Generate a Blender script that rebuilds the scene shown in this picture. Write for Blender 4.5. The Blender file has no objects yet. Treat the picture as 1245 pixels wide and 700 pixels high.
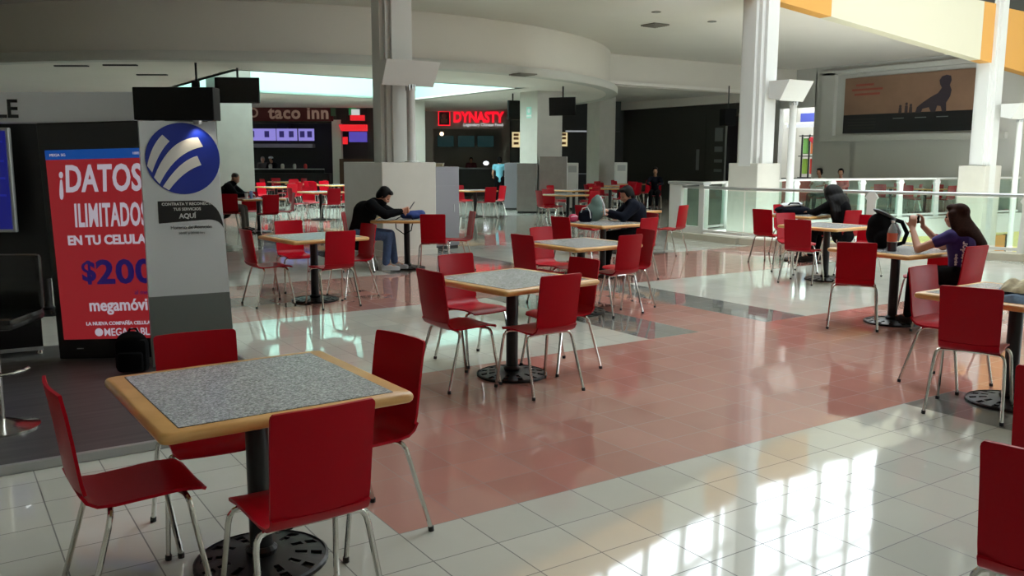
import bpy, bmesh, math, random
from mathutils import Vector, Matrix, Euler
PI = math.pi
random.seed(7)
SC = bpy.context.scene
C = SC.collection

# ------------------------------------------------------------------ materials
def lin(c):
    return tuple(((v/255)/12.92 if v/255 <= .04045 else ((v/255+.055)/1.055)**2.4) for v in c)

def mat(name, rgb, rough=.5, metal=0, spec=.5, noise=0, nscale=20, emit=None, estr=1, coat=0):
    m = bpy.data.materials.new(name); m.use_nodes = True
    nt = m.node_tree; b = nt.nodes['Principled BSDF']
    c = lin(rgb)
    b.inputs['Base Color'].default_value = (*c, 1)
    b.inputs['Roughness'].default_value = rough
    b.inputs['Metallic'].default_value = metal
    b.inputs['Specular IOR Level'].default_value = spec
    b.inputs['Coat Weight'].default_value = coat
    if noise:
        tc = nt.nodes.new('ShaderNodeTexCoord'); n = nt.nodes.new('ShaderNodeTexNoise')
        n.inputs['Scale'].default_value = nscale; n.inputs['Detail'].default_value = 4
        r = nt.nodes.new('ShaderNodeValToRGB')
        r.color_ramp.elements[0].position = .3; r.color_ramp.elements[1].position = .7
        r.color_ramp.elements[0].color = (*[v*(1-noise) for v in c], 1)
        r.color_ramp.elements[1].color = (*[min(1, v*(1+noise)) for v in c], 1)
        nt.links.new(tc.outputs['Object'], n.inputs['Vector'])
        nt.links.new(n.outputs['Fac'], r.inputs['Fac'])
        nt.links.new(r.outputs['Color'], b.inputs['Base Color'])
    if emit:
        b.inputs['Emission Color'].default_value = (*lin(emit), 1)
        b.inputs['Emission Strength'].default_value = estr
    return m

T = .32                      # floor tile
TX, TY = 1.6349, 3.3637      # a tile corner

def tile_mat(name, rgb, rough=.1, var=.06, grout=.8, vein=.05):
    m = bpy.data.materials.new(name); m.use_nodes = True
    nt = m.node_tree; L = nt.links.new; N = nt.nodes.new
    b = nt.nodes['Principled BSDF']; c = lin(rgb); b.inputs['Specular IOR Level'].default_value = .75
    g = N('ShaderNodeNewGeometry'); sep = N('ShaderNodeSeparateXYZ')
    L(g.outputs['Position'], sep.inputs[0])
    def math_(op, a, bv, bl=None):
        n = N('ShaderNodeMath'); n.operation = op
        if a is not None: L(a, n.inputs[0])
        if bl is not None: L(bl, n.inputs[1])
        elif bv is not None: n.inputs[1].default_value = bv
        return n.outputs[0]
    cells, edges = [], []
    for ax, off in (('X', TX), ('Y', TY)):
        s = math_('DIVIDE', math_('SUBTRACT', sep.outputs[ax], off), T)
        cells.append(math_('FLOOR', s, None))
        f = math_('SUBTRACT', math_('FRACT', s, None), .5)
        edges.append(math_('GREATER_THAN', math_('ABSOLUTE', f, None), .5-.009))
    comb = N('ShaderNodeCombineXYZ'); L(cells[0], comb.inputs[0]); L(cells[1], comb.inputs[1])
    wn = N('ShaderNodeTexWhiteNoise'); wn.noise_dimensions = '3D'; L(comb.outputs[0], wn.inputs['Vector'])
    ns = N('ShaderNodeTexNoise'); ns.inputs['Scale'].default_value = 5; ns.inputs['Detail'].default_value = 6
    L(g.outputs['Position'], ns.inputs['Vector'])
    v1 = math_('MULTIPLY', math_('SUBTRACT', wn.outputs['Value'], .5), var*2)
    v2 = math_('MULTIPLY', math_('SUBTRACT', ns.outputs['Fac'], .5), vein*2)
    val = math_('ADD', math_('ADD', v1, None, v2), 1.0)
    vm = N('ShaderNodeVectorMath'); vm.operation = 'SCALE'; vm.inputs[0].default_value = c; L(val, vm.inputs['Scale'])
    e = math_('MAXIMUM', edges[0], None, edges[1])
    mx = N('ShaderNodeMix'); mx.data_type = 'RGBA'; L(e, mx.inputs['Factor'])
    L(vm.outputs[0], mx.inputs[6]); mx.inputs[7].default_value = (*[x*(1-grout) for x in c], 1)
    L(mx.outputs[2], b.inputs['Base Color'])
    rr = math_('ADD', math_('MULTIPLY', e, .5), rough)
    L(rr, b.inputs['Roughness'])
    # each tile is laid very slightly out of level
    bump = N('ShaderNodeBump'); bump.inputs['Strength'].default_value = .006; bump.inputs['Distance'].default_value = .3
    nb = N('ShaderNodeTexNoise'); nb.inputs['Scale'].default_value = 1.6; nb.inputs['Detail'].default_value = 1
    L(g.outputs['Position'], nb.inputs['Vector']); L(nb.outputs['Fac'], bump.inputs['Height']); L(bump.outputs[0], b.inputs['Normal'])
    return m

def granite_mat():
    m = bpy.data.materials.new('granite'); m.use_nodes = True
    nt = m.node_tree; L = nt.links.new; N = nt.nodes.new; b = nt.nodes['Principled BSDF']
    tc = N('ShaderNodeTexCoord')
    a = N('ShaderNodeTexNoise'); a.inputs['Scale'].default_value = 105; a.inputs['Detail'].default_value = 5; a.inputs['Roughness'].default_value = .75
    v = N('ShaderNodeTexVoronoi'); v.inputs['Scale'].default_value = 130
    L(tc.outputs['Object'], a.inputs['Vector']); L(tc.outputs['Object'], v.inputs['Vector'])
    r = N('ShaderNodeValToRGB'); e = r.color_ramp.elements
    e[0].position = .33; e[0].color = (*lin((84, 88, 92)), 1); e[1].position = .66; e[1].color = (*lin((225, 226, 226)), 1)
    x = e.new(.5); x.color = (*lin((160, 164, 166)), 1)
    L(a.outputs['Fac'], r.inputs['Fac'])
    mx = N('ShaderNodeMix'); mx.data_type = 'RGBA'; mx.blend_type = 'MULTIPLY'; mx.inputs['Factor'].default_value = .45
    L(r.outputs['Color'], mx.inputs[6]); L(v.outputs['Color'], mx.inputs[7])
    hs = N('ShaderNodeHueSaturation'); hs.inputs['Saturation'].default_value = .12; hs.inputs['Value'].default_value = 1.15; L(mx.outputs[2], hs.inputs['Color'])
    L(hs.outputs['Color'], b.inputs['Base Color']); b.inputs['Roughness'].default_value = .22
    return m

def wood_mat(name, rgb, dark, sx=(3, 40, 40), rough=.3):
    m = bpy.data.materials.new(name); m.use_nodes = True
    nt = m.node_tree; L = nt.links.new; N = nt.nodes.new; b = nt.nodes['Principled BSDF']
    tc = N('ShaderNodeTexCoord'); mp = N('ShaderNodeMapping'); mp.inputs['Scale'].default_value = sx
    n = N('ShaderNodeTexNoise'); n.inputs['Scale'].default_value = 1; n.inputs['Detail'].default_value = 5
    r = N('ShaderNodeValToRGB'); r.color_ramp.elements[0].position = .35; r.color_ramp.elements[1].position = .7
    r.color_ramp.elements[0].color = (*lin(dark), 1); r.color_ramp.elements[1].color = (*lin(rgb), 1)
    L(tc.outputs['Object'], mp.inputs['Vector']); L(mp.outputs[0], n.inputs['Vector']); L(n.outputs['Fac'], r.inputs['Fac'])
    L(r.outputs['Color'], b.inputs['Base Color']); b.inputs['Roughness'].default_value = rough
    return m

def glass_mat(name, tint, refl=.12, alpha=.9):
    m = bpy.data.materials.new(name); m.use_nodes = True
    nt = m.node_tree; L = nt.links.new; N = nt.nodes.new
    nt.nodes.remove(nt.nodes['Principled BSDF']); out = nt.nodes['Material Output']
    t = N('ShaderNodeBsdfTransparent'); t.inputs['Color'].default_value = (*tint, 1)
    g = N('ShaderNodeBsdfGlossy'); g.inputs['Roughness'].default_value = .02; g.inputs['Color'].default_value = (.9, 1, .95, 1)
    mx = N('ShaderNodeMixShader')
    fr = N('ShaderNodeLayerWeight'); pw = N('ShaderNodeMath'); pw.operation = 'POWER'; pw.inputs[1].default_value = 4
    mu = N('ShaderNodeMath'); mu.operation = 'MULTIPLY_ADD'; mu.inputs[1].default_value = .5; mu.inputs[2].default_value = .04
    L(fr.outputs['Facing'], pw.inputs[0]); L(pw.outputs[0], mu.inputs[0]); L(mu.outputs[0], mx.inputs[0]); L(t.outputs[0], mx.inputs[1]); L(g.outputs[0], mx.inputs[2])
    L(mx.outputs[0], out.inputs[0])
    return m

def emis(name, rgb, s):
    return mat(name, (8, 8, 8), .4, emit=rgb, estr=s)

M = dict(
    cream=tile_mat('cream_tile', (190, 189, 178), .05),
    pink=tile_mat('pink_tile', (174, 126, 114), .05, var=.08, grout=.5),
    grey=tile_mat('grey_tile', (122, 122, 117), .05, grout=.5),
    red=mat('red_lacquer', (168, 3, 25), .34, spec=.14),
    chrome=mat('chrome', (205, 203, 198), .16, 1),
    foot=mat('black_rubber', (22, 22, 22), .6),
    iron=mat('black_cast_iron', (24, 24, 26), .38, .3),
    edge=wood_mat('beech_edge', (222, 174, 108), (202, 150, 86), (6, 6, 60)),
    granite=granite_mat(),
    white=mat('white_paint', (214, 214, 209), .5),
    wallgrey=mat('grey_paint', (196, 194, 186), .7),
    ceil=mat('ceiling_paint', (224, 218, 209), .8, noise=.02, nscale=.6),
    drum=mat('drum_paint', (216, 209, 198), .8, noise=.02, nscale=.5),
    mint=mat('mint_light_tint', (172, 208, 195), .8),  # mint of the skylight's daylight put into the shaft wall colour
    stone=mat('beige_stone', (186, 178, 160), .35, noise=.05, nscale=4),
    stonew=mat('pale_stone', (200, 196, 184), .35, noise=.03, nscale=3),
    pillar=mat('grey_stone', (178, 174, 164), .5, noise=.04, nscale=3),
    cream_p=mat('cream_panel', (214, 208, 184), .6),
    orange=mat('orange_panel', (214, 156, 74), .6),
    dark=mat('near_black', (20, 20, 20), .5),
    dwall=mat('charcoal_wall', (52, 52, 46), .7),
    black=mat('black_gloss', (14, 14, 15), .2),
    steel=mat('brushed_steel', (160, 158, 154), .34, .85, noise=.05, nscale=6),
    steel2=mat('grey_laminate', (132, 130, 136), .4, .2),
    alu=mat('aluminium', (178, 180, 180), .38, .7),
    platform=wood_mat('dark_laminate', (82, 80, 78), (58, 57, 56), (1.2, 18, 18), .42),
    glass=glass_mat('rail_glass', (.86, .94, .9)),
    vent=mat('vent_grille', (120, 114, 104), .6),
    lightgrey=mat('pale_grey_panel', (212, 217, 220), .4),
    midgrey=mat('mid_grey_panel', (112, 118, 116), .4),
    redpanel=mat('red_panel', (140, 8, 18), .4),
    blue=mat('deep_blue', (16, 42, 150), .35),
    skin=mat('skin', (190, 138, 112), .5),
    skin_d=mat('tan_skin', (150, 104, 80), .5),
    hair=mat('black_hair', (13, 10, 10), .6, spec=.15),
    hairb=mat('brown_hair', (44, 24, 18), .7, spec=.06, noise=.4, nscale=70),
    jacket=mat('black_cloth', (12, 12, 14), .9, spec=.1),
    navy=mat('navy_cloth', (20, 23, 33), .9, spec=.1),
    denim=mat('blue_denim', (72, 96, 134), .85, noise=.15, nscale=30),
    greycloth=mat('grey_cloth', (92, 90, 84), .85),
    purple=mat('purple_cloth', (44, 24, 96), .8),
    lblue=mat('light_blue_cloth', (120, 190, 210), .8),
    wcloth=mat('white_cloth', (215, 215, 215), .8),
    redcloth=mat('red_cloth', (170, 40, 40), .8),
    bluebag=mat('blue_nylon', (38, 62, 128), .6),
    greenbag=mat('grey_green_nylon', (98, 120, 112), .7),
    yellow=mat('yellow_lower_wall', (222, 216, 150), .7),
)

# ------------------------------------------------------------------ mesh helpers
def NB(): return bmesh.new()

def box(bm, c, s, rz=0, bev=0, M4=None):
    r = bmesh.ops.create_cube(bm, size=1)
    vs = r['verts']
    mt = Matrix.Translation(Vector(c)) @ Matrix.Rotation(rz, 4, 'Z') @ Matrix.Diagonal((*s, 1))
    if M4 is not None: mt = M4 @ mt
    bmesh.ops.transform(bm, matrix=mt, verts=vs)
    if bev:
        es = list({e for v in vs for e in v.link_edges})
        bmesh.ops.bevel(bm, geom=es, offset=bev, segments=2, affect='EDGES', profile=.5)
    return bm

def boxb(a, b, **k):  # bounds
    bm = NB(); box(bm, [(x+y)/2 for x, y in zip(a, b)], [abs(y-x) for x, y in zip(a, b)], **k); return bm

def frames(pts):
    n = len(pts); out = []
    up = None
    for i in range(n):
        d = (pts[min(i+1, n-1)]-pts[max(i-1, 0)]).normalized()
        if up is None:
            up = Vector((0, 0, 1)) if abs(d.z) < .9 else Vector((1, 0, 0))
        s = d.cross(up).normalized(); u = s.cross(d).normalized(); up = u
        out.append((s, u))
    return out

def tube(bm, pts, r, seg=8, cap=True):
    pts = [Vector(p) for p in pts]; rs = r if isinstance(r, (list, tuple)) else [r]*len(pts)
    rings = []
    for p, (s, u), rr in zip(pts, frames(pts), rs):
        rings.append([bm.verts.new(p+s*rr*math.cos(2*PI*k/seg)+u*rr*math.sin(2*PI*k/seg)) for k in range(seg)])
    for a, b in zip(rings, rings[1:]):
        for k in range(seg):
            bm.faces.new((a[k], a[(k+1) % seg], b[(k+1) % seg], b[k]))
    if cap:
        bm.faces.new(rings[0][::-1]); bm.faces.new(rings[-1])
    return bm

def lathe(bm, prof, seg=24, c=(0, 0, 0)):
    c = Vector(c); rings = []
    for r, z in prof:
        if r < 1e-5: rings.append([bm.verts.new(c+Vector((0, 0, z)))])
        else: rings.append([bm.verts.new(c+Vector((r*math.cos(2*PI*k/seg), r*math.sin(2*PI*k/seg), z))) for k in range(seg)])
    for a, b in zip(rings, rings[1:]):
        for k in range(seg):
            k2 = (k+1) % seg
            if len(a) == 1 and len(b) == 1: continue
            if len(a) == 1: bm.faces.new((a[0], b[k2], b[k]))
            elif len(b) == 1: bm.faces.new((a[k], a[k2], b[0]))
            else: bm.faces.new((a[k], a[k2], b[k2], b[k]))
    return bm

def ell(bm, c, r, rot=(0, 0, 0), seg=16):
    q = bmesh.ops.create_uvsphere(bm, u_segments=seg, v_segments=max(6, seg*2//3), radius=1)
    mt = Matrix.Translation(Vector(c)) @ Euler(rot).to_matrix().to_4x4() @ Matrix.Diagonal((*r, 1))
    bmesh.ops.transform(bm, matrix=mt, verts=q['verts'])
    return bm

def prism(bm, pts, z0, z1, M4=None):
    lo = [Vector((x, y, z0)) for x, y in pts]; hi = [Vector((x, y, z1)) for x, y in pts]
    if M4 is not None: lo = [M4 @ v for v in lo]; hi = [M4 @ v for v in hi]
    a = [bm.verts.new(v) for v in lo]; b = [bm.verts.new(v) for v in hi]; n = len(a)
    bm.faces.new(a[::-1]); bm.faces.new(b)
    for k in range(n): bm.faces.new((a[k], a[(k+1) % n], b[(k+1) % n], b[k]))
    return bm

def rrect(w, h, r, n=5):
    out = []
    for cx, cy, a0 in ((w/2-r, h/2-r, 0), (-w/2+r, h/2-r, PI/2), (-w/2+r, -h/2+r, PI), (w/2-r, -h/2+r, 1.5*PI)):
        for k in range(n+1):
            a = a0+k*PI/2/n; out.append((cx+r*math.cos(a), cy+r*math.sin(a)))
    return out

def obj(name, bm, m, parent=None, loc=None, rot=None, smooth=False, label=None):
    bmesh.ops.recalc_face_normals(bm, faces=bm.faces)
    me = bpy.data.meshes.new(name); bm.to_mesh(me); bm.free()
    for x in (m if isinstance(m, (list, tuple)) else [m]): me.materials.append(x)
    if smooth:
        me.polygons.foreach_set('use_smooth', [True]*len(me.polygons))
        try: me.set_sharp_from_angle(angle=math.radians(40))
        except Exception: pass
    o = bpy.data.objects.new(name, me); C.objects.link(o)
    if parent: o.parent = parent
    if loc is not None: o.location = loc
    if rot is not None: o.rotation_euler = rot
    if label: o['label'] = label
    return o

def thing(name, label, cat, loc=(0, 0, 0), rz=0, group=None):
    o = bpy.data.objects.new(name, None); C.objects.link(o); o.empty_display_size = .1
    o.location = loc; o.rotation_euler = (0, 0, rz)
    return tag(o, label, cat, group)

def tag(o, label, cat, group=None):
    o['label'] = label; o['category'] = cat
    if group: o['group'] = group
    return o

def struct(name, bm, m, parent=None, **k):
    o = obj(name, bm, m, parent, **k)
    if parent is None: o['kind'] = 'structure'
    return o

def dup(root, loc, rz, label, group=None, cat=None):
    r = root.copy(); C.objects.link(r); r.location = loc; r.rotation_euler = (0, 0, rz); r['label'] = label
    if group: r['group'] = group
    for ch in list(root.children):
        c = ch.copy(); C.objects.link(c); c.parent = r
        for g in ch.children:
            d = g.copy(); C.objects.link(d); d.parent = c
    return r

def text(name, body, size, m, parent, loc, rot, align='CENTER', ext=.002, off=0, shear=0, sx=1, spacing=1, label=None, fit=None):
    cu = bpy.data.curves.new(name, 'FONT'); cu.body = body; cu.size = size; cu.extrude = ext; cu.offset = off
    cu.align_x = align; cu.align_y = 'CENTER'; cu.shear = shear; cu.space_character = spacing; cu.resolution_u = 3
    cu.materials.append(m)
    tmp = bpy.data.objects.new('tmp', cu); C.objects.link(tmp); dg = bpy.context.evaluated_depsgraph_get(); dg.update()
    me = bpy.data.meshes.new_from_object(tmp.evaluated_get(dg)); bpy.data.objects.remove(tmp); bpy.data.curves.remove(cu)
    me.transform(Matrix.Diagonal((sx, 1, 1, 1))); me.name = name
    if fit:                                  # stretch the word to a given width and height
        X_ = [v.co.x for v in me.vertices]; Y_ = [v.co.y for v in me.vertices]
        me.transform(Matrix.Diagonal((fit[0]/(max(X_)-min(X_)), fit[1]/(max(Y_)-min(Y_)), 1, 1)))
        X_ = [v.co.x for v in me.vertices]; Y_ = [v.co.y for v in me.vertices]
        me.transform(Matrix.Translation((-min(X_) if align == 'LEFT' else 0, -(min(Y_)+max(Y_))/2, 0)))
    o = bpy.data.objects.new(name, me); C.objects.link(o); o.parent = parent; o.location = loc; o.rotation_euler = rot
    if label: o['label'] = label
    return o
VERT = (PI/2, 0, 0)   # text standing upright, facing -Y

# ------------------------------------------------------------------ camera
cam = bpy.data.objects.new('camera', bpy.data.cameras.new('camera')); C.objects.link(cam)
cam.data.sensor_width = 36; cam.data.lens = 1064/1245*36; cam.data.clip_end = 300; cam.data.clip_start = .05
Rv = Vector((0.83286268, -0.55347416, 0.00247274)); Uv = Vector((0.07946947, 0.12400385, 0.98909436)); Wv = Vector((0.5477448, 0.82358327, -0.14726248))
mm = Matrix((Rv, Uv, -Wv)).transposed().to_4x4(); mm.translation = (0, 0, 1.664)
cam.matrix_world = mm
SC.camera = cam
CR = math.atan2(-.5535, .8329)    # heading of "across the view"
def at(x, d):                     # a spot on the plan: bearing x and distance d from the camera
    cx = (x-622.5)/1064*d
    return (.8329*cx+.5538*d, -.5535*cx+.8327*d)
# ================================================================== SETTING
ZC, ZS, ZL = 4.95, 3.69, 3.98     # main ceiling, drum soffit, low ceiling
VOID = [(13.5, 13.7), (13.45, 11.85), (15.15, 7.3), (17.2, 1.6), (17.2, -9), (36, -9), (36, 12.2), (27.4, 13.45), (18.57, 14.9)]
def inside(x, y, P):
    r = False; j = len(P)-1
    for i in range(len(P)):
        (a, b), (c, d) = P[i], P[j]
        if (b > y) != (d > y) and x < (c-a)*(y-b)/(d-b)+a: r = not r
        j = i
    return r

bm = NB(); grid = {}
def gv(i, j):
    if (i, j) not in grid: grid[(i, j)] = bm.verts.new((TX+i*T, TY+j*T, 0))
    return grid[(i, j)]
for i in range(-45, 104):
    for j in range(-40, 140):           # j counts tiles away from the viewer, row = -j
        x, y = TX+(i+.5)*T, TY+(j+.5)*T
        if inside(x, y, VOID): continue
        row = -(j+.5); col = i+.5
        k = 0
        if (-8.2 < row < 0 or -25.3 < row < -17.4) and col > 0: k = 1
        elif 14 < col < 17: k = 1
        elif 12 < col < 14 or 17 < col < 19: k = 2
        f = bm.faces.new((gv(i, j), gv(i+1, j), gv(i+1, j+1), gv(i, j+1))); f.material_index = k
floor = struct('floor', bm, [M['cream'], M['pink'], M['grey']])

def wallbox(name, a, b, z0, z1, th, m, **k):
    a = Vector((*a, 0)); b = Vector((*b, 0)); d = b-a
    bm = NB(); box(bm, ((a.x+b.x)/2, (a.y+b.y)/2, (z0+z1)/2), (d.length, th, z1-z0), math.atan2(d.y, d.x))
    return struct(name, bm, m, **k)

# outer shell, mostly out of view, put up to control the light
wallbox('wall_back', at(-560, 45), at(1500, 45), 0, 4.6, .2, M['dwall'])
wallbox('wall_left', (-9, -9), (-9, 56), 0, 11.3, .2, M['wallgrey'])
bm = NB()
for x0, x1, z0, z1 in ((-9, 21, -4.6, 11.3), (35, 36, -4.6, 11.3), (21, 35, -4.6, 1.0), (21, 35, 6.6, 11.3)): box(bm, ((x0+x1)/2, -9, (z0+z1)/2), (x1-x0, .2, z1-z0))
for k in range(1, 7): box(bm, (21+2*k, -9, 3.8), (.1, .2, 5.6))
struct('wall_near', bm, M['wallgrey'])  # unseen wall; its window opening is added to send light from the right
wallbox('wall_end', (-9, 54), (30, 54), 0, 6, .2, M['dwall'])  # unseen closing wall, added to keep stray sky light out
wallbox('wall_rear_right', (28.2, 26.3), (28.2, 54), 0, 6, .2, M['dwall'])  # also unseen, added to block sky light behind the shops
# poster wall with a doorway
XW = 27.6
bm = NB()
box(bm, (XW+.12, 17.2, ZC/2), (.24, 8.2, ZC)); box(bm, (XW+.12, 9.2, 2.8), (.24, 8, 4.4)); box(bm, (XW+.12, 24.5, ZC/2), (.24, 3.2, ZC)); box(bm, (XW+.12, 22.1, 4.25), (.24, 1.7, 1.4))
struct('wall_right', bm, M['wallgrey'])
# raised frame and ledge round the poster
bm = NB()
for (y0, y1, z0, z1) in ((14.2, 20.9, 2.28, 2.48), (20.35, 20.9, 2.48, 4.7), (14.2, 20.9, 4.62, 4.78)):
    box(bm, (XW-.08, (y0+y1)/2, (z0+z1)/2), (.2, y1-y0, z1-z0))
struct('trim_1', bm, M['wallgrey'])

# main ceiling slab between the drum and the atrium front
P2 = (14.6, 12.8); P3 = (24.3, 13.1)
FL = (-9, P2[1]-math.tan(math.radians(13))*(P2[0]+9))
DC, DR = (10.3, 29.0), 10.7
def fill(outer, holes, z0, z1):
    bm = NB(); es = []
    loops = []
    for lp in [outer]+holes:
        vs = [bm.verts.new((x, y, z0)) for x, y in lp]
        loops.append(vs)
        for a, b in zip(vs, vs[1:]+vs[:1]): es.append(bm.edges.new((a, b)))
    bmesh.ops.triangle_fill(bm, edges=es, use_beauty=True)
    if z1 != z0:
        r = bmesh.ops.extrude_face_region(bm, geom=list(bm.faces))
        bmesh.ops.translate(bm, vec=(0, 0, z1-z0), verts=[v for v in r['geom'] if isinstance(v, bmesh.types.BMVert)])
    return bm
SKY = [(6.35, 21.3), (14.7, 21.9), (14.7, 28.6), (6.35, 28.0)]
def arc(r, a0, a1, n): return [(DC[0]+r*math.cos(a0+(a1-a0)*k/n), DC[1]+r*math.sin(a0+(a1-a0)*k/n)) for k in range(n+1)]
big = [FL, P2, (28, 13.3), (28, 26), (28, 52), (-9, 52)]
struct('ceiling_main', fill(big, [SKY], ZC, ZC+.5), M['ceil'])
disc = arc(DR-.02, 0, 2*PI*71/72, 71)
struct('ceiling_drum', fill(disc, [SKY], ZS, ZS+.06), M['ceil'])
# drum fascia: a plain cylinder with a projecting lip round its foot
bm = NB(); lathe(bm, [(DR-.1, ZS+.06), (DR-.1, ZC+.05), (DR-.02, ZC+.05), (DR-.02, ZS+.07), (DR-.1, ZS+.06)], 128, (*DC, 0))
struct('wall_drum', bm, M['drum'], smooth=True)
bm = NB(); lathe(bm, [(DR+.02, ZS+.2), (DR+.2, ZS+.2), (DR+.22, ZS+.17), (DR+.22, ZS+.02), (DR+.2, ZS-.01), (DR-.15, ZS-.01), (DR-.15, ZS+.02), (DR+.02, ZS+.2)], 128, (*DC, 0))
struct('trim_9', bm, M['wallgrey'], smooth=True)
# skylight shaft over the opening, open to the sky at the top
bm = NB()
for a, b in zip(SKY, SKY[1:]+SKY[:1]):
    va, vb = Vector((*a, 0)), Vector((*b, 0)); d = vb-va; n = Vector((d.y, -d.x, 0)).normalized()*.1
    c = (va+vb)/2+n
    box(bm, (c.x, c.y, (ZS+5.6)/2), (d.length+.4, .2, 5.6-ZS), math.atan2(d.y, d.x))
struct('wall_skylight', bm, M['mint'])
struct('window_2', prism(NB(), SKY, 5.6, 5.62), glass_mat('mint_tint_pane', (.93, .985, .96)))  # unseen pane, added to tint the daylight in the shaft mint
# low ceiling beyond the bulkhead, and the bulkhead itself
def bulk(): return [(17.6, 22.2), (28, 22.2), (28, 52), (-9, 52), (-9, 24)]
bm = fill([(x, y) for x, y in arc(DR, math.radians(-42), math.radians(184), 60)]+[(-9, 28.2), (-9, 51.9), (27.9, 51.9), (27.9, 22.2)], [], ZL, ZL+.1)
struct('ceiling_low', bm, M['ceil'])
wallbox('wall_bulkhead', (18.3, 22.25), (XW, 22.25), ZL-.02, ZC, .14, M['drum'])
# closed dark shopfront on the right, under a pale beam
wallbox('trim_2', (25.0, 22.35), (25.0, 40), 3.68, ZL, .3, M['drum'])
wallbox('wall_shopfront', (25.3, 22.5), (25.3, 40), 0, 3.7, .2, M['dwall'])

# atrium front: coloured parapet band, tall glazing above it, added roof with openings for light
def along(p, q, t): return (p[0]+(q[0]-p[0])*t, p[1]+(q[1]-p[1])*t)
FR = (31.0, 13.4)
def zb(x): return ZC if x < P2[0] else ZC-(x-P2[0])*(.73/(P3[0]-P2[0]))
def fp(x):
    if x < P2[0]: return (x, P2[1]-math.tan(math.radians(13))*(P2[0]-x))
    return along(P2, FR, (x-P2[0])/(FR[0]-P2[0]))
cuts = [(-9, 11.5, 'orange'), (11.5, 13.0, 'cream_p'), (13.0, 16.9, 'orange'), (16.9, 23.5, 'cream_p'), (23.5, 27.0, 'orange'), (27.0, 31, 'cream_p')]
ZPT = 5.75
bm = NB()
names = ['orange', 'cream_p']
for x0, x1, c in cuts:
    for s, e in ([(x0, P2[0]), (P2[0], x1)] if x0 < P2[0] < x1 else [(x0, x1)]):
        a, b = fp(s), fp(e)
        vs = []
        for (px, py), zlo in ((a, zb(s)-.02), (b, zb(e)-.02)):
            for off in (-.15, .15):
                vs.append([bm.verts.new((px, py+off, zlo)), bm.verts.new((px, py+off, ZPT))])
        A0, A1, B0, B1 = vs[0], vs[1], vs[2], vs[3]
        for f in ((A0[0], B0[0], B0[1], A0[1]), (A1[0], A1[1], B1[1], B1[0]), (A0[1], B0[1], B1[1], A1[1]), (A0[0], A1[0], B1[0], B0[0]), (A0[0], A0[1], A1[1], A1[0]), (B0[0], B1[0], B1[1], B0[1])):
            bm.faces.new(f).material_index = names.index(c)
struct('wall_parapet', bm, [M['orange'], M['cream_p']])
bm = NB()
x = 6.0
ROOF = 10.6
while x < 20.2:
    p = fp(x); box(bm, (p[0], p[1]+.05, (ZPT+ROOF)/2), (.09, .12, ROOF-ZPT)); x += 1.3
for z in (6.9, 8.2, 9.5):
    for s, e in ((6, P2[0]), (P2[0], 20.2)):
        a, b = fp(s), fp(e); box(bm, ((a[0]+b[0])/2, (a[1]+b[1])/2+.05, z), (math.dist(a, b), .1, .09), math.atan2(b[1]-a[1], b[0]-a[0]))
struct('window_1', bm, M['white'])
wallbox('wall_upper_right', fp(20.2), (36, 13.4), ZPT-.05, ROOF, .2, M['dwall'])  # unseen upper wall, kept dark to weaken its reflection in the floor
wallbox('wall_upper', FL, fp(6.0), ZC+.3, ROOF, .2, M['wallgrey'])  # unseen upper wall, added to control what the floor reflects
# unseen atrium roof, added to control reflections, its openings placed to shape daylight
bm = NB()
def rb(x0, x1, y0, y1): box(bm, ((x0+x1)/2, (y0+y1)/2, ROOF+.15), (x1-x0, y1-y0, .3))
LX = [(7.5, 14.5), (17, 20)]; LY = (4.0, 9.5)
rb(-9, 36, -9, LY[0]); rb(-9, 36, LY[1], 14)
xs = [-9]+[v for p in LX for v in p]+[36]
for k in range(0, len(xs), 2): rb(xs[k], xs[k+1], LY[0], LY[1])
struct('ceiling_atrium', bm, M['white'])
wallbox('wall_far_right', (36, -9), (36, 14), -4.6, ROOF, .2, M['wallgrey'])  # unseen side of the shell, added to control the light

# lower level seen through the glass
bm = NB(); box(bm, (26, 3, -4.65), (22, 26, .1)); struct('floor_lower', bm, M['cream_p'])
wallbox('wall_lower', (18.6, 15.6), (36, 13.6), -4.6, -.45, .2, M['yellow'])
wallbox('wall_lower_side', (13.6, 13.8), (18.7, 15.5), -4.6, -.45, .2, M['yellow'])
wallbox('trim_3', (13.45, 13.74), (18.6, 15.0), -.5, .06, .3, M['white'])
wallbox('trim_4', (18.5, 14.98), (36, 12.35), -.5, .06, .3, M['white'])
# curb under the front railing
RAIL = [(13.3, 13.7), (13.25, 11.75), (15.0, 7.3), (17.0, 1.6)]
for k, (a, b) in enumerate(zip(RAIL, RAIL[1:])):
    wallbox('trim_%d' % (5+k), a, b, -.5, .12, .42, M['stone'])

# ------------------------------------------------------------------ pillars
def cross(cx, cy, w, arm, z0, z1, bm):
    box(bm, (cx, cy, (z0+z1)/2), (w, arm, z1-z0)); box(bm, (cx, cy, (z0+z1)/2), (arm, w, z1-z0))
    q = w*.78; box(bm, (cx, cy, (z0+z1)/2), (q, q, z1-z0))
def column(name, cx, cy, w, z0, z1, plinth, zp, zp0=0):
    bm = NB(); cross(cx, cy, w, w*.5, z0, z1, bm); struct(name, bm, M['white'])
    x0, x1, y0, y1 = plinth
    bm = NB(); box(bm, ((x0+x1)/2, (y0+y1)/2, (zp0+zp)/2), (x1-x0, y1-y0, zp-zp0), bev=.012)
    for z in (zp*.36, zp*.68): box(bm, ((x0+x1)/2, (y0+y1)/2, z), (x1-x0+.004, y1-y0+.004, .008))
    box(bm, ((x0+x1)/2, (y0+y1)/2, zp0+.05), (x1-x0+.03, y1-y0+.03, .1))
    struct(name+'_plinth', bm, M['stonew'])
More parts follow.
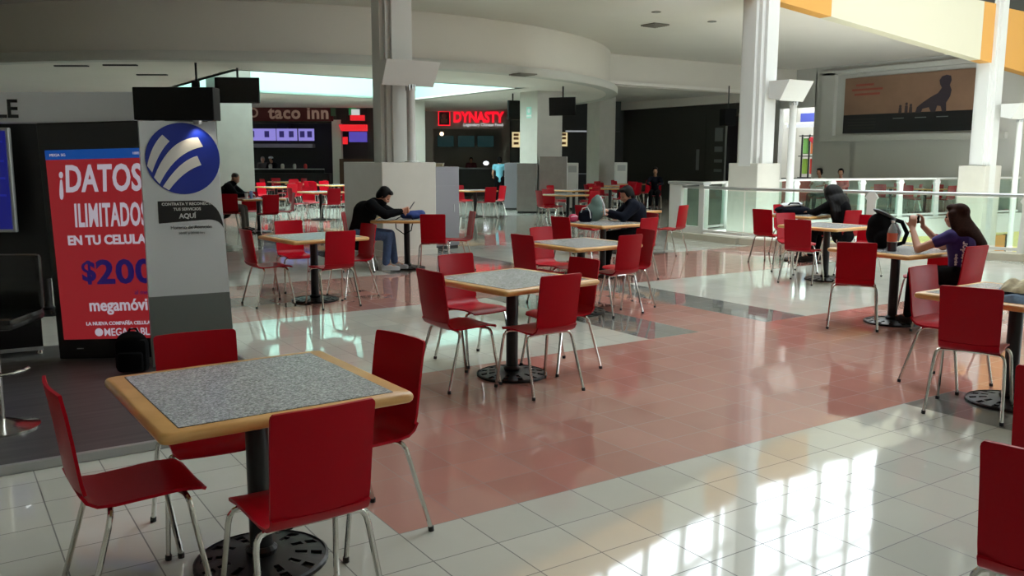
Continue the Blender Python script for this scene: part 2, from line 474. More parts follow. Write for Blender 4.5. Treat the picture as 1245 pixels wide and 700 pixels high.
column('pillar_middle', 6.95, 14.25, .62, 1.5, ZC, (6.31, 7.33, 13.4, 15.0), 1.58)
column('pillar_balcony', 14.62, 12.72, .66, 1.5, ROOF, (14.29, 15.0, 12.36, 13.15), 1.56)
column('pillar_far', 24.35, 13.15, .6, -4.6, ROOF, (23.97, 24.8, 12.85, 13.6), 1.48, -4.6)
def sq(name, x0, x1, y0, y1, z1, m):
    bm = boxb((x0, y0, 0), (x1, y1, z1))
    for z in (.9, 1.8, 2.7, 3.6):
        if z < z1: box(bm, ((x0+x1)/2, (y0+y1)/2, z), (x1-x0+.004, y1-y0+.004, .008))
    struct(name, bm, m)
sq('pillar_left', 6.65, 7.62, 24.4, 25.3, 5.5, mat('grey_stone_shaded', (150, 146, 138), .5, noise=.04, nscale=3))  # darker copy of the grey stone; weaker light put into its colour
sq('pillar_mint', 15.75, 16.7, 22.3, 23.25, ZS, M['pillar'])
sq('pillar_rear', 14.25, 15.3, 28.75, 29.7, ZS, M['pillar'])
g = at(727, 33); sq('pillar_dark', g[0], g[0]+.75, g[1], g[1]+.75, ZL, M['pillar'])

# wall-washer lamps by the white pillars
def washer(label, x, y, z, L, pole_x, pole_y, z0, back):
    t = thing('wall_washer_lamp', label, 'lamp', (x, y, z0), 0, 'white uplighter lamps on the pillars')
    bm = NB()
    prof = [(-.30, .40), (.22, .40), (.22, .06), (-.06, 0)]     # (y, z) section of the trough
    vs = [[bm.verts.new((sx*L/2*(1 if zz > .2 else .97), yy, z-z0+zz)) for yy, zz in prof] for sx in (-1, 1)]
    bm.faces.new(vs[0]); bm.faces.new(vs[1][::-1])
    for k in range(4): bm.faces.new((vs[0][k], vs[0][(k+1) % 4], vs[1][(k+1) % 4], vs[1][k]))
    obj('lamp_head', bm, M['white'], t)
    bm = NB(); tube(bm, [(pole_x-x, pole_y-y, .02), (pole_x-x, pole_y-y, z-z0-.02)], .075, 14); obj('pole', bm, M['white'], t, smooth=True)
    bm = NB()
    for k in range(8):
        a = 2*PI*k/8; box(bm, (pole_x-x+.07*math.cos(a), pole_y-y+.07*math.sin(a), z-z0-.02), (.03, .03, .1))
    obj('collar', bm, M['alu'], t)
    bm = NB(); box(bm, (0, back/2+.1, z-z0+.2), (.12, back, .1)); obj('bracket', bm, M['white'], t)
    bm = NB(); lathe(bm, [(0, 0), (.12, 0), (.12, .02), (0, .03)], 16, (pole_x-x, pole_y-y, 0)); obj('base', bm, M['white'], t)
washer('white uplighter on a pole, on the plinth of the pillar behind the man in black', 6.93, 13.68, 2.86, 1.0, 7.0, 13.66, 1.58, .3)
washer('white uplighter on a pole beside the pillar at the corner of the railing', 14.85, 12.1, 2.82, .75, 15.12, 12.2, 0.1, .4)
washer('white uplighter on a tall pole by the farthest right pillar', 24.72, 12.47, 2.72, 1.05, 24.82, 12.47, -4.6, .5)
# ================================================================== RAILINGS
def railing(name, label, pts, h, posts, style, z0=.12, parts_group=None):
    t = thing(name, label, 'railing', (*pts[0], z0), 0)
    o = Vector((*pts[0], z0))
    P = [Vector((*p, z0))-o for p in pts]
    bm = NB()
    for a, b in zip(P, P[1:]):
        tube(bm, [a+Vector((0, 0, h)), b+Vector((0, 0, h))], .032, 10)
    obj('handrail', bm, M['white'] if style == 'far' else M['alu'], t, smooth=True)
    bm = NB()
    for a, b in zip(P, P[1:]):
        d = b-a; c = (a+b)/2; box(bm, (c.x, c.y, .06), (d.length, .05, .05), math.atan2(d.y, d.x))
    obj('bottom_rail', bm, M['white'], t)
    for a, b in zip(P, P[1:]):
        d = b-a; c = (a+b)/2
        bm = NB(); box(bm, (c.x, c.y, (h-.04+.1)/2), (d.length-.04, .012, h-.16), math.atan2(d.y, d.x)); obj('glass_pane', bm, M['glass'], t)
    for (px, py, rz) in posts:
        bm = NB(); q = Vector((px, py, z0))-o
        # a flat post that narrows in the middle and flares under the handrail
        prof = [(.10, 0), (.085, .3), (.07, h*.7), (.075, h*.85), (.11, h-.1), (.05, h)]
        for s in (-.045, .045):
            vs = []
            ca, sa = math.cos(rz), math.sin(rz)
            M4 = Matrix.Translation(q) @ Matrix.Rotation(rz, 4, 'Z') @ Matrix.Rotation(PI/2, 4, 'X')
        prism(bm, [(-w, z) for w, z in prof]+[(w, z) for w, z in prof[::-1]], -.05, .05, M4)
        obj('post', bm, M['white'], t)
    return t
d1 = math.atan2(7.3-11.75, 15-13.25)
railing('glass_railing', 'front glass balustrade with a grey tube handrail round the corner of the void', RAIL, .95,
        [(15.0, 7.3, d1), (16.0, 4.45, d1), (14.1, 9.55, d1)], 'near')
FRAIL = [(18.57, 14.95), (27.4, 13.62)]
d2 = math.atan2(-1.33, 8.83)
railing('glass_railing', 'far glass balustrade with flared white posts across the void', FRAIL, 1.05,
        [(*along(FRAIL[0], FRAIL[1], t), d2) for t in (.02, .16, .28, .44, .6, .8, .97)], 'far', .06)
railing('glass_railing', 'short white-topped balustrade behind the corner pillar of the void', [(13.45, 13.85), (18.5, 15.0)], 1.05, [(15.5, 14.32, .22), (17.2, 14.7, .22)], 'far', .06)
# newel: broad white end post with a glazed slot
t = thing('newel_post', 'broad white end post of the balustrade with a dark glazed slot', 'post', (13.3, 13.62, .12), math.radians(-88))
bm = NB(); box(bm, (0, 0, .5), (.34, .2, 1.0), bev=.015); obj('post_body', bm, M['white'], t)
bm = NB(); box(bm, (.72, 0, .5), (.14, .16, 1.0), bev=.01); obj('side_post', bm, M['white'], t)
bm = NB(); box(bm, (.4, 0, .07), (.6, .15, .14)); obj('bottom_rail', bm, M['white'], t)
bm = NB(); box(bm, (.3, 0, 1.03), (1.0, .24, .06), bev=.015); obj('cap', bm, M['alu'], t)

# ================================================================== CHAIR AND TABLE
def chair_shell(seat):
    """bent plywood shell: seat from the front lip to the middle of the bend, backrest from there to the top edge"""
    prof = [(.225, .428), (.20, .444), (.12, .452), (0, .447), (-.10, .443), (-.155, .448), (-.185, .466), (-.203, .497)]
    back = [(-.203, .497), (-.213, .54), (-.222, .61), (-.233, .70), (-.246, .79), (-.256, .845), (-.2575, .856), (-.2585, .866)]
    pr = prof if seat else back
    n = len(pr); nu = 8; th = .012
    top, bot = [], []
    for i, (y, z) in enumerate(pr):
        if seat:
            w = .176+.010*min(1, max(0, (y+.2)/.4))
            if i == 0: w -= .022
        else:
            w = .177+.007*(i/(n-1))
            if i == n-1: w -= .012
            if i == n-2: w -= .003
        a = pr[max(0, i-1)]; b = pr[min(n-1, i+1)]
        tx, tz = b[0]-a[0], b[1]-a[1]; l = math.hypot(tx, tz); nx, nz = -tz/l, tx/l
        if seat and nz > 0 or (not seat and nx < 0): pass
        r1, r2 = [], []
        for k in range(nu+1):
            u = -1+2*k/nu
            dish = (.010 if not seat else .006)*(u*u)
            ex = u*w
            if seat: yy, zz = y, z+dish*.8
            else: yy, zz = y+dish*1.6, z
            if i == n-1 and not seat: zz -= .002*abs(u)**6
            r1.append((ex, yy, zz)); r2.append((ex, yy+nx*th*(1 if seat else 1), zz+nz*th))
        top.append(r1); bot.append(r2)
    bm = NB()
    V1 = [[bm.verts.new(p) for p in r] for r in top]; V2 = [[bm.verts.new(p) for p in r] for r in bot]
    for i in range(n-1):
        for k in range(nu):
            bm.faces.new((V1[i][k], V1[i][k+1], V1[i+1][k+1], V1[i+1][k])); bm.faces.new((V2[i][k], V2[i+1][k], V2[i+1][k+1], V2[i][k+1]))
        bm.faces.new((V1[i][0], V1[i+1][0], V2[i+1][0], V2[i][0])); bm.faces.new((V1[i][nu], V2[i][nu], V2[i+1][nu], V1[i+1][nu]))
    for k in range(nu):
        bm.faces.new((V1[0][k], V2[0][k], V2[0][k+1], V1[0][k+1])); bm.faces.new((V1[n-1][k], V1[n-1][k+1], V2[n-1][k+1], V2[n-1][k]))
    return bm
def make_chair():
    t = thing('dining_chair', '', 'chair')
    obj('seat', chair_shell(True), M['red'], t, smooth=True)
    obj('backrest', chair_shell(False), M['red'], t, smooth=True)
    for sx in (-1, 1):
        for y0, y1, yf in ((.12, .145, .215), (-.09, -.115, -.235)):
            bm = NB()
            pts = [(sx*.05, y0, .425), (sx*.165, y1, .425), (sx*.186, y1+(yf-y1)*.03, .418), (sx*.199, y1+(yf-y1)*.08, .400), (sx*.205, y1+(yf-y1)*.14, .37), (sx*.228, yf, .012)]
            tube(bm, pts, .0108, 8)
            lg = obj('leg', bm, M['chrome'], t, smooth=True)
            bm = NB(); tube(bm, [(sx*.2272, yf-.001*(1 if yf > 0 else -1), .022), (sx*.2288, yf, 0)], .0135, 8)
            obj('foot_cap', bm, M['foot'], lg)
    bm = NB(); box(bm, (0, 0, .428), (.12, .26, .012)); tube(bm, [(0, .12, .425), (0, -.09, .425)], .0108, 8)
    obj('seat_frame', bm, M['chrome'], t)
    return t
CH0 = make_chair(); ch_used = [False]
CHG = 'red plywood chairs of the food court'
def chair(x, y, face, label, z=0):
    """face: heading in degrees the sitter looks towards"""
    rz = math.radians(face-90)
    if not ch_used[0]:
        ch_used[0] = True; CH0.location = (x, y, z); CH0.rotation_euler = (0, 0, rz); CH0['label'] = label; CH0['group'] = CHG; return CH0
    return dup(CH0, (x, y, z), rz, label, CHG)

TW, TD, TZ = .96, .95, .755
def make_table():
    t = thing('dining_table', '', 'table')
    bm = NB(); hs = .021; ring = []
    for k in range(7):
        a = -PI/2+PI*k/6; off = -.017*(1-math.cos(a)); z = TZ-hs+hs*math.sin(a)
        ring.append([bm.verts.new((x, y, z)) for x, y in rrect(TW+2*off, TD+2*off, .03, 4)])
    n = len(ring[0])
    for a, b in zip(ring, ring[1:]):
        for k in range(n): bm.faces.new((a[k], a[(k+1) % n], b[(k+1) % n], b[k]))
    bm.faces.new(ring[0][::-1]); bm.faces.new(ring[-1])
    top = obj('tabletop', bm, M['edge'], t, smooth=True)
    bm = NB(); prism(bm, rrect(TW-.15, TD-.11, .006, 2), TZ-.006, TZ+.002); obj('granite_inset', bm, M['granite'], top)
    bm = NB(); prism(bm, rrect(TW-.144, TD-.104, .006, 2), TZ-.006, TZ+.0008); obj('inset_joint', bm, M['dark'], top)
    bm = NB(); tube(bm, [(0, 0, .03), (0, 0, TZ-.05)], .046, 20); obj('column', bm, M['iron'], t, smooth=True)
    bm = NB(); box(bm, (0, 0, TZ-.045), (.5, .06, .022)); box(bm, (0, 0, TZ-.045), (.06, .5, .022)); obj('spider_plate', bm, M['iron'], t)
    # pierced round cast iron foot
    bm = NB(); seg = 36; radii = [0, .05, .12, .135, .185, .2, .245, .27]
    def zz(r): return .014+.028*(1-(r/.27)**1.5)
    V = [[bm.verts.new((r*math.cos(2*PI*k/seg), r*math.sin(2*PI*k/seg), zz(r))) for k in range(seg)] if r else [bm.verts.new((0, 0, zz(0)))] for r in radii]
    for i in range(len(radii)-1):
        for k in range(seg):
            if i in (3, 5) and k % 3 == 0: continue       # slots
            k2 = (k+1) % seg
            if i == 0: bm.faces.new((V[0][0], V[1][k], V[1][k2]))
            else: bm.faces.new((V[i][k], V[i+1][k], V[i+1][k2], V[i][k2]))
    r = bmesh.ops.extrude_face_region(bm, geom=list(bm.faces))
    for v in r['geom']:
        if isinstance(v, bmesh.types.BMVert): v.co.z = max(0, v.co.z-.012)
    lathe(bm, [(.262, .0), (.272, .002), (.272, .016), (.262, .022)], 36); lathe(bm, [(.06, .04), (.066, .06), (.05, .075), (.045, .075)], 20)
    obj('base', bm, M['iron'], t)
    return t
TB0 = make_table(); tb_used = [False]
TBG = 'granite topped tables of the food court'
def table(x, y, rot, label):
    rz = math.radians(rot)
    if not tb_used[0]:
        tb_used[0] = True; TB0.location = (x, y, 0); TB0.rotation_euler = (0, 0, rz); TB0['label'] = label; TB0['group'] = TBG; return TB0
    return dup(TB0, (x, y, 0), rz, label, TBG)

# --- near tables: chairs are (x, y, heading, label)
table(1.04, 3.44, 1.5, 'large nearest granite table with a beech edge, its speckled top seen from above')
chair(.56, 3.42, 2, 'red chair seen side-on at the left end of the nearest table')
chair(1.01, 2.88, 92, 'red chair with its broad back to us, in front of the nearest table')
chair(1.50, 3.50, 190, 'red chair at the right end of the nearest table, its seat catching a violet gleam')
chair(.96, 3.86, 266, 'red chair behind the nearest table, below the grey logo panel')
table(3.66, 5.50, 8, 'bare granite table standing alone on the pink floor in the middle')
chair(3.20, 5.52, 3, 'red chair side-on at the left of the middle table on the pink floor')
chair(3.60, 5.06, 93, 'red chair with its back to us in front of the middle table')
chair(4.12, 5.50, 183, 'red chair half hidden at the right of the middle table on the pink floor')
chair(3.68, 6.10, 277, 'red chair facing us behind the middle table on the pink floor')
table(3.70, 9.74, 6, 'granite table just right of the grey logo panel, on the bright floor patch')
chair(3.16, 9.76, 3, 'red chair at the left of the table next to the grey logo panel')
chair(3.73, 9.28, 94, 'red chair with its back to us at the table next to the grey logo panel')
chair(4.20, 9.82, 185, 'red chair right of the table by the logo panel, before the man in black')
chair(3.80, 10.62, 270, 'red chair facing us across the table next to the grey logo panel')
table(5.98, 11.86, -33.6, 'granite table where the man in black leans over his phone')
chair(5.28, 11.98, -30, 'red chair the man in the black jacket is sitting on')
chair(6.10, 11.22, 57, 'red chair with its back to us at the table of the man in black')
chair(6.58, 11.40, 162, 'red chair edge-on at the right of the table of the man in black')
table(5.86, 7.46, 3, 'bare granite table directly behind the middle one')
chair(5.42, 7.62, 6, 'red chair at the left of the table directly behind the middle one')
chair(6.10, 7.20, 96, 'red chair with its back to us in front of the table behind the middle one')
chair(6.52, 7.46, 172, 'red chair tucked behind another at the right of the table behind the middle one')
chair(5.98, 8.08, 280, 'red chair facing us across the table directly behind the middle one')
table(7.95, 9.62, 5, 'granite table with the backpacks standing on it')
chair(7.45, 9.68, 8, 'red chair at the left of the table with the backpacks')
chair(8.08, 9.08, 98, 'red chair with its back to us in front of the table with the backpacks')
chair(8.62, 9.66, 165, 'red chair under the dark hooded person at the table with the backpacks')
table(10.2, 11.78, 4, 'granite table half hidden behind the dark hooded person')
chair(10.72, 11.15, 110, 'red chair beside the white end post of the balustrade')
chair(9.55, 11.85, 5, 'red chair hidden behind the dark hooded person')
table(8.14, 5.20, -3, 'granite table with the black backpack and the soda bottle on it')
chair(7.62, 5.30, 36, 'red chair with its back to us at the table with the soda bottle')
chair(8.10, 4.60, 88, 'red chair the woman in the purple shirt is sitting on')
chair(8.72, 5.16, 178, 'red chair seen below the table top, beyond the soda bottle table')
table(6.10, 2.98, 2, 'granite table at the right edge with folded clothes on it')
chair(5.66, 3.02, 20, 'red chair with its broad back to us at the table with folded clothes')
chair(6.22, 3.50, 270, 'red chair facing right, second from the viewer at the clothes table')
chair(3.82, 1.62, 20, 'red chair at the right edge with a pale grey jacket over it')
chair(2.76, 1.16, 14, 'nearest red chair in the bottom right corner, its back to us')
table(10.28, 7.62, 2, 'bare granite table in front of the woman with long black hair')
chair(9.78, 7.62, 18, 'red chair at the left of the bare table in front of the black haired woman')
chair(10.98, 7.60, 180, 'red chair at the right of the bare table in front of the black haired woman')
chair(10.52, 8.32, 262, 'red chair across the bare table, close to the black haired woman')
table(11.92, 9.36, 4, 'granite table with a dark bag where the woman with black hair sits')
chair(12.06, 8.70, 84, 'red chair the woman with long black hair is sitting on')
chair(11.26, 9.42, 6, 'red chair with its back to us left of the black haired woman')
chair(12.42, 10.00, 245, 'red chair on the far side of the black haired woman')
# far tables
def far_set(x, y, rot, tl, words, offs=(.62, .62, .62, .62), skip=''):
    table(x, y, rot, 'granite table '+tl)
    for k, (nm, ang) in enumerate((('left', 180), ('near side', 270), ('right', 0), ('far side', 90))):
        if nm[0] in skip: continue
        a = math.radians(ang+rot); o = offs[k]+random.uniform(-.05, .12)
        chair(x+o*math.cos(a)+random.uniform(-.05, .05), y+o*math.sin(a)+random.uniform(-.05, .05), ang+rot+180+random.uniform(-14, 14),
              'red chair at the %s of the table %s' % (nm, words))
chair(5.60, 19.62, 60, 'red chair in front of the hunched man by the left pillar, its back to us')
far_set(6.15, 19.5, 0, 'of the man hunched in black before the left pillar', 'with the hunched man', (.62, .58, .6, .66))
far_set(*at(391, 23.6), 4, 'nearest to the red chairs of the taco counter, left of the middle pillar', 'just left of the middle pillar')
far_set(*at(337, 27.5), 12, 'right of the square left pillar, before the taco counter', 'right of the square left pillar')
far_set(*at(368, 30.6), -6, 'midway to the taco counter, under the menu screens', 'midway to the taco counter')
far_set(*at(410, 29.4), 9, 'close behind the middle pillar, towards the flag stall', 'nearest the flag stall')
far_set(*at(347, 33.2), 3, 'closest to the taco counter', 'closest to the taco counter')
far_set(*at(578, 24.9), 0, 'right of the grey metal bin, before the red neon sign', 'right of the grey metal bin')
far_set(*at(690, 22.2), 3, 'in front of the tall steel cabinet', 'in front of the tall steel cabinet')
far_set(*at(697, 25.2), 6, 'second behind the steel cabinet row, in front of the white cabinet', 'in front of the left white cabinet')
far_set(*at(741, 27.0), -4, 'in front of the dark square pillar', 'in front of the dark square pillar')
far_set(*at(751, 29.6), 8, 'beside the white cabinet of the dark square pillar', 'beside the right white cabinet')
far_set(*at(768, 31.5), 2, 'farthest of the row, by the closed dark shopfront', 'by the closed dark shopfront')
far_set(*at(1080, 28.5), 10, 'across the void, close to the far balustrade', 'across the void')
far_set(*at(1122, 27.2), 0, 'across the void under the long poster', 'under the long poster')
table(.99, 10.5, 0, 'black-footed table behind the kiosk wall, only its foot showing')
# ================================================================== KIOSK
bm = boxb((-4, 5.18, 0), (2.02, 8.36, .05)); pf = obj('kiosk_platform', bm, M['platform'])
tag(pf, 'low dark wood-look platform of the phone kiosk with an aluminium edge', 'platform')
bm = NB(); box(bm, (-.99, 5.168, .026), (6.02, .03, .056), bev=.006); box(bm, (2.03, 6.77, .026), (.03, 3.2, .056), bev=.006)
obj('edge_profile', bm, M['alu'], pf)

# logo panel (wedge-shaped light grey upright with coloured bands)
px0, px1, py = 1.35, 1.97, 7.05
lp = thing('logo_panel', 'tall pale grey kiosk panel with a round blue logo and a darker grey foot', 'sign', (px0, py, .05), math.radians(-5))
W0, W1, HH = .62, .55, 1.88
def wid(z): return W0+(W1-W0)*z/HH
def band(z0, z1, d0=0): return [(0, z0), (wid(z0), z0), (wid(z1), z1), (0, z1)]
UP = Matrix.Rotation(PI/2, 4, 'X')
bm = prism(NB(), band(.55, HH), -.07, 0, UP); obj('panel_body', bm, M['lightgrey'], lp)
bm = prism(NB(), band(0, .55), -.07, .004, UP); obj('grey_band', bm, M['midgrey'], lp)
cx, cz, cr = .30, 1.60, .27
disc2 = [(cx+cr*math.cos(2*PI*k/48), cz+cr*math.sin(2*PI*k/48)) for k in range(48)]
lg = obj('round_logo', prism(NB(), disc2, 0, .006, UP), M['blue'], lp)
def swoosh(pts_a, pts_b):
    return pts_a+pts_b[::-1]
def bez(p0, p1, p2, n=10): return [tuple((1-t)**2*a+2*t*(1-t)*b+t*t*c for a, b, c in zip(p0, p1, p2)) for t in [k/n for k in range(n+1)]]
def L(u, v): return (cx+u*cr, cz+v*cr)
sw = [swoosh(bez(L(-.96, -.20), L(-.82, .38), L(-.52, .66)), bez(L(-.84, -.38), L(-.62, .22), L(-.34, .48))),
      swoosh(bez(L(-.80, -.52), L(-.35, .58), L(.42, .60)), bez(L(-.66, -.70), L(-.20, .20), L(.55, .34))),
      swoosh(bez(L(-.58, -.78), L(-.10, -.05), L(.38, .08)), bez(L(-.42, -.88), L(0.0, -.32), L(.48, -.18)))]
for s in sw: obj('white_stripe', prism(NB(), s, .006, .009, UP), M['wcloth'], lg)
pl = [(.10, 1.11), (.10, 1.28), (.40, 1.28)]+bez((.40, 1.28), (.56, 1.27), (.575, 1.06), 8)+bez((.575, 1.06), (.55, 1.13), (.46, 1.13), 6)
bl = obj('black_plate', prism(NB(), pl, 0, .004, UP), M['black'], lp)
text('lettering', 'CONTRATA Y RECONECTA', .030, M['wcloth'], bl, (.315, -.006, 1.255), VERT, off=.0006)
text('lettering', 'TUS SERVICIOS', .030, M['wcloth'], bl, (.31, -.006, 1.215), VERT, off=.0006)
text('lettering', 'AQUÍ', .05, M['wcloth'], bl, (.31, -.006, 1.162), VERT, off=.0012)
text('lettering', 'Horario de Atención', .036, M['dark'], lp, (.335, -.004, 1.075), VERT)
text('lettering', '10:00 a 20:00 hrs', .028, M['midgrey'], lp, (.335, -.004, 1.03), VERT)

# advertising totem
a0, a1 = Vector((.74, 7.78, .05)), Vector((1.39, 7.33, .05))
tr = math.atan2(a1.y-a0.y, a1.x-a0.x)
ad = thing('advertising_totem', 'tall black totem with a red lit poster about unlimited data', 'display', a0+Vector((.04, -.03, 0)), tr)
ad.rotation_euler = (0, math.radians(-1.6), tr)
TWd, THt = .95, 1.87
bm = NB(); box(bm, (TWd/2, .06, THt/2), (TWd, .12, THt), bev=.012); obj('housing', bm, M['black'], ad)
sr = obj('screen', boxb((.055, -.004, .16), (TWd-.055, .002, 1.66)), emis('lit_red', (186, 44, 52), .36), ad)
obj('blue_bar', boxb((.055, -.006, 1.585), (TWd-.055, 0, 1.66)), emis('lit_blue', (18, 92, 190), .36), sr)
WT = emis('lit_white', (225, 215, 228), .4); NV = emis('lit_navy', (44, 28, 120), .3)
def sgn(s, size, u, z, m=WT, **k): text('lettering', s, size, m, sr, (u, -.008, z), VERT, 'LEFT', **k)
sgn('MEGA 5G', .03, .09, 1.62); sgn('100%', .03, .74, 1.62)
sgn('¡DATOS', .30, .14, 1.41, off=.008, spacing=1.04, shear=.12, fit=(.66, .27))
sgn('ILIMITADOS', .22, .24, 1.15, off=.006, spacing=1.08, shear=.1, fit=(.575, .19))
sgn('EN TU CELULAR', .105, .17, .955, off=.004, fit=(.68, .078))
sgn('$', .22, .25, .70, NV, off=.006); sgn('200', .27, .37, .70, NV, off=.008, spacing=1.05, fit=(.46, .2))
sgn('al mes', .05, .66, .53, NV)
sgn('megamóvil', .135, .29, .42, off=.003, fit=(.49, .13))
sgn('LA NUEVA COMPAÑÍA CELULAR', .044, .25, .29, off=.001, fit=(.54, .036))
sgn('MEGACABLE', .085, .39, .215, off=.001, fit=(.40, .062))
dd = [(.345+.032*math.cos(2*PI*k/24), .215+.032*math.sin(2*PI*k/24)) for k in range(24)]
obj('small_logo', prism(NB(), dd, .004, .008, UP), WT, sr)
bm = NB(); box(bm, (.18, -.004, .085), (.05, .006, .006)); box(bm, (.55, -.004, .07), (.03, .006, .03)); obj('badge', bm, M['alu'], ad)

# header beam
h0 = at(-140, 7.15); h1 = at(171, 7.0)
hd = thing('kiosk_header', 'long brushed silver header of the kiosk ending in the letters LE', 'sign', (*h0, 1.93), math.atan2(h1[1]-h0[1], h1[0]-h0[0]))
Lh = math.dist(h0, h1)
SIL = mat('silver_band', (220, 222, 228), .34, .3)
bm = NB(); box(bm, (Lh/2, .12, .118), (Lh, .24, .236), bev=.006); obj('silver_band', bm, SIL, hd)
text('lettering', 'MEGACABLE', .2, M['black'], hd, (.045, -.004, .10), VERT, 'RIGHT', off=.004).location.x = Lh-.945
b0 = at(170, 6.72); b1 = at(266, 6.72)
bx = obj('header_box', box(NB(), (math.dist(b0, b1)/2, .08, .13), (math.dist(b0, b1), .16, .245), bev=.006), mat('matt_black', (9, 9, 9), .5, spec=.2), None, (*b0, 1.93), (0, 0, CR))
tag(bx, 'matt black box end of the kiosk header above the logo panel', 'sign')
for u in (.17, .46):
    bm = NB(); lathe(bm, [(0, 0), (.03, 0), (.035, .03), (0, .03)], 16, (u, .06, -.02)); obj('downlight', bm, M['alu'], bx)
    ld = bpy.data.lights.new('downlight_lamp', 'SPOT'); ld.energy = 2.2; ld.color = (1, .85, .6); ld.spot_size = 1.9; ld.spot_blend = .6; ld.shadow_soft_size = .02
    lo = bpy.data.objects.new('downlight_lamp', ld); C.objects.link(lo); lo.parent = bx; lo.location = (u, .04, -.03); lo.rotation_euler = (math.radians(14), 0, 0)
# raised black back wall of the kiosk and the posts that carry it
q0 = at(-150, 8.5); q1 = at(96, 8.5)
bw = thing('kiosk_wall', 'raised black back wall of the kiosk carrying the blue screen', 'partition', (*q0, .05), CR)
Lq = math.dist(q0, q1)
bm = NB(); box(bm, (Lq/2, .05, 1.19), (Lq, .1, 1.52)); obj('panel', bm, M['dark'], bw)
for u in (.1, Lq/2): obj('post', box(NB(), (u, .05, .22), (.06, .06, .44)), M['dark'], bw)
s0 = at(-90, 8.3)
tv = thing('wall_screen', 'silver-framed blue screen on the black kiosk wall at the left edge', 'screen', (*s0, .95), CR)
Ls = .845
bm = NB(); box(bm, (Ls/2, .03, .49), (Ls, .05, .98), bev=.01); obj('frame', bm, M['alu'], tv)
obj('screen', boxb((.03, -.002, .03), (Ls-.03, .01, .95)), emis('screen_blue', (22, 26, 120), .55), tv)
for z in (.84, .66, .5, .34): obj('text_row', boxb((.06, -.004, z), (Ls-.06, 0, z+.02)), emis('row', (40, 50, 170), .5), tv)
# black counter block and stool
k0 = at(-22, 6.95)
cb = thing('counter', 'black gloss counter block on small steel feet at the left edge', 'counter', (*k0, .05), CR+.52)
bm = NB(); box(bm, (0, .2, .24), (.72, .5, .42), bev=.008); obj('body', bm, M['black'], cb)
obj('steel_strip', box(NB(), (0, -.055, .05), (.72, .01, .03)), M['alu'], cb)
for u in (-.3, .33): obj('foot', lathe(NB(), [(0, 0), (.025, 0), (.02, .03), (0, .03)], 12, (u, 0, 0)), M['chrome'], cb)
st = thing('bar_stool', 'black bar stool on a chrome pole and round foot, cut by the left edge', 'stool', (.26, 5.92, .05), math.radians(150))
obj('base', lathe(NB(), [(0, 0), (.21, 0), (.21, .012), (.12, .03), (.035, .06), (0, .06)], 32), M['chrome'], st, smooth=True)
obj('pole', tube(NB(), [(0, 0, .05), (0, 0, .62)], .025, 14), M['chrome'], st, smooth=True)
bm = NB(); tube(bm, [(.17*math.cos(a), .17*math.sin(a), .36) for a in [k*PI/8-.2 for k in range(10)]], .011, 8); tube(bm, [(0, 0, .36), (.17, 0, .36)], .011, 8); obj('footrest', bm, M['chrome'], st, smooth=True)
bm = NB(); box(bm, (0, 0, .665), (.42, .42, .07), bev=.025); obj('seat', bm, M['black'], st, smooth=True)
bm = NB(); box(bm, (0, -.2, .86), (.42, .05, .34), bev=.024); obj('backrest', bm, M['black'], st, smooth=True)
bm = NB(); tube(bm, [(-.15, -.21, .64), (-.15, -.235, .7), (-.15, -.23, .8)], .012, 8); tube(bm, [(.15, -.21, .64), (.15, -.235, .7), (.15, -.23, .8)], .012, 8); obj('back_bracket', bm, M['chrome'], st, smooth=True)
# black bag on the platform between totem and panel
bg = thing('backpack', 'black backpack slumped on the kiosk floor between totem and logo panel', 'bag', (1.19, 6.95, .05), -.4)
bg.scale = (.9, .9, .82)
bm = NB(); box(bm, (0, 0, .17), (.26, .14, .32), bev=.05); box(bm, (.0, -.08, .12), (.2, .06, .18), bev=.025); ell(bm, (0, 0, .3), (.12, .07, .09)); body = obj('body', bm, M['jacket'], bg, smooth=True)
bm = NB(); tube(bm, [(-.05, .06, .34), (-.02, .05, .40), (.03, .05, .40), (.05, .06, .34)], .01, 6); obj('handle', bm, M['jacket'], bg)

# ================================================================== HANGING SCREENS, SPEAKERS, VENTS
def hang_tv(label, x, y, z, w, h, rz, zt, tilt=0):
    t = thing('hanging_television', label, 'television', (x, y, z), rz, 'black screens hung from the ceiling')
    bm = NB(); box(bm, (0, 0, 0), (w, .1, h), bev=.012); o = obj('housing', bm, M['black'], t, rot=(tilt, 0, 0))
    obj('screen', box(NB(), (0, -.052, 0), (w-.06, .006, h-.06)), M['black'], o)
    bm = NB(); tube(bm, [(0, .06, 0), (0, .06, zt-z)], .025, 8); obj('rod', bm, M['dark'], t)
    return t
p = at(295.5, 20.6); hang_tv('black television hung in front of the square left pillar', *p, 3.18, 1.0, .58, CR+.1, ZS, -.05)
p = at(682, 25.6); hang_tv('black television hung in front of the grey-green pillar', *p, 3.12, .78, .52, CR-.35, ZS, .1)
p = at(624, 28.5); hang_tv('black television seen edge-on left of the grey-green pillar', *p, 3.17, .42, .6, CR+.5, ZS)
p = at(246, 19.5); hang_tv('narrow black television above the end of the kiosk header', *p, 3.15, .16, .3, CR, ZS)
p = at(880, 29); hs = obj('loudspeaker', box(NB(), (0, 0, 0), (.41, .4, .54), bev=.01), mat('matt_black_box', (8, 8, 8), .7, spec=.1), None, (*p, 2.98), (0, 0, CR+.2)); tag(hs, 'black loudspeaker box hung beside the corner pillar of the void', 'speaker')
bm = NB(); tube(bm, [(0, 0, .2), (0, 0, ZL-2.98)], .02, 8); obj('rod', bm, M['dark'], hs)
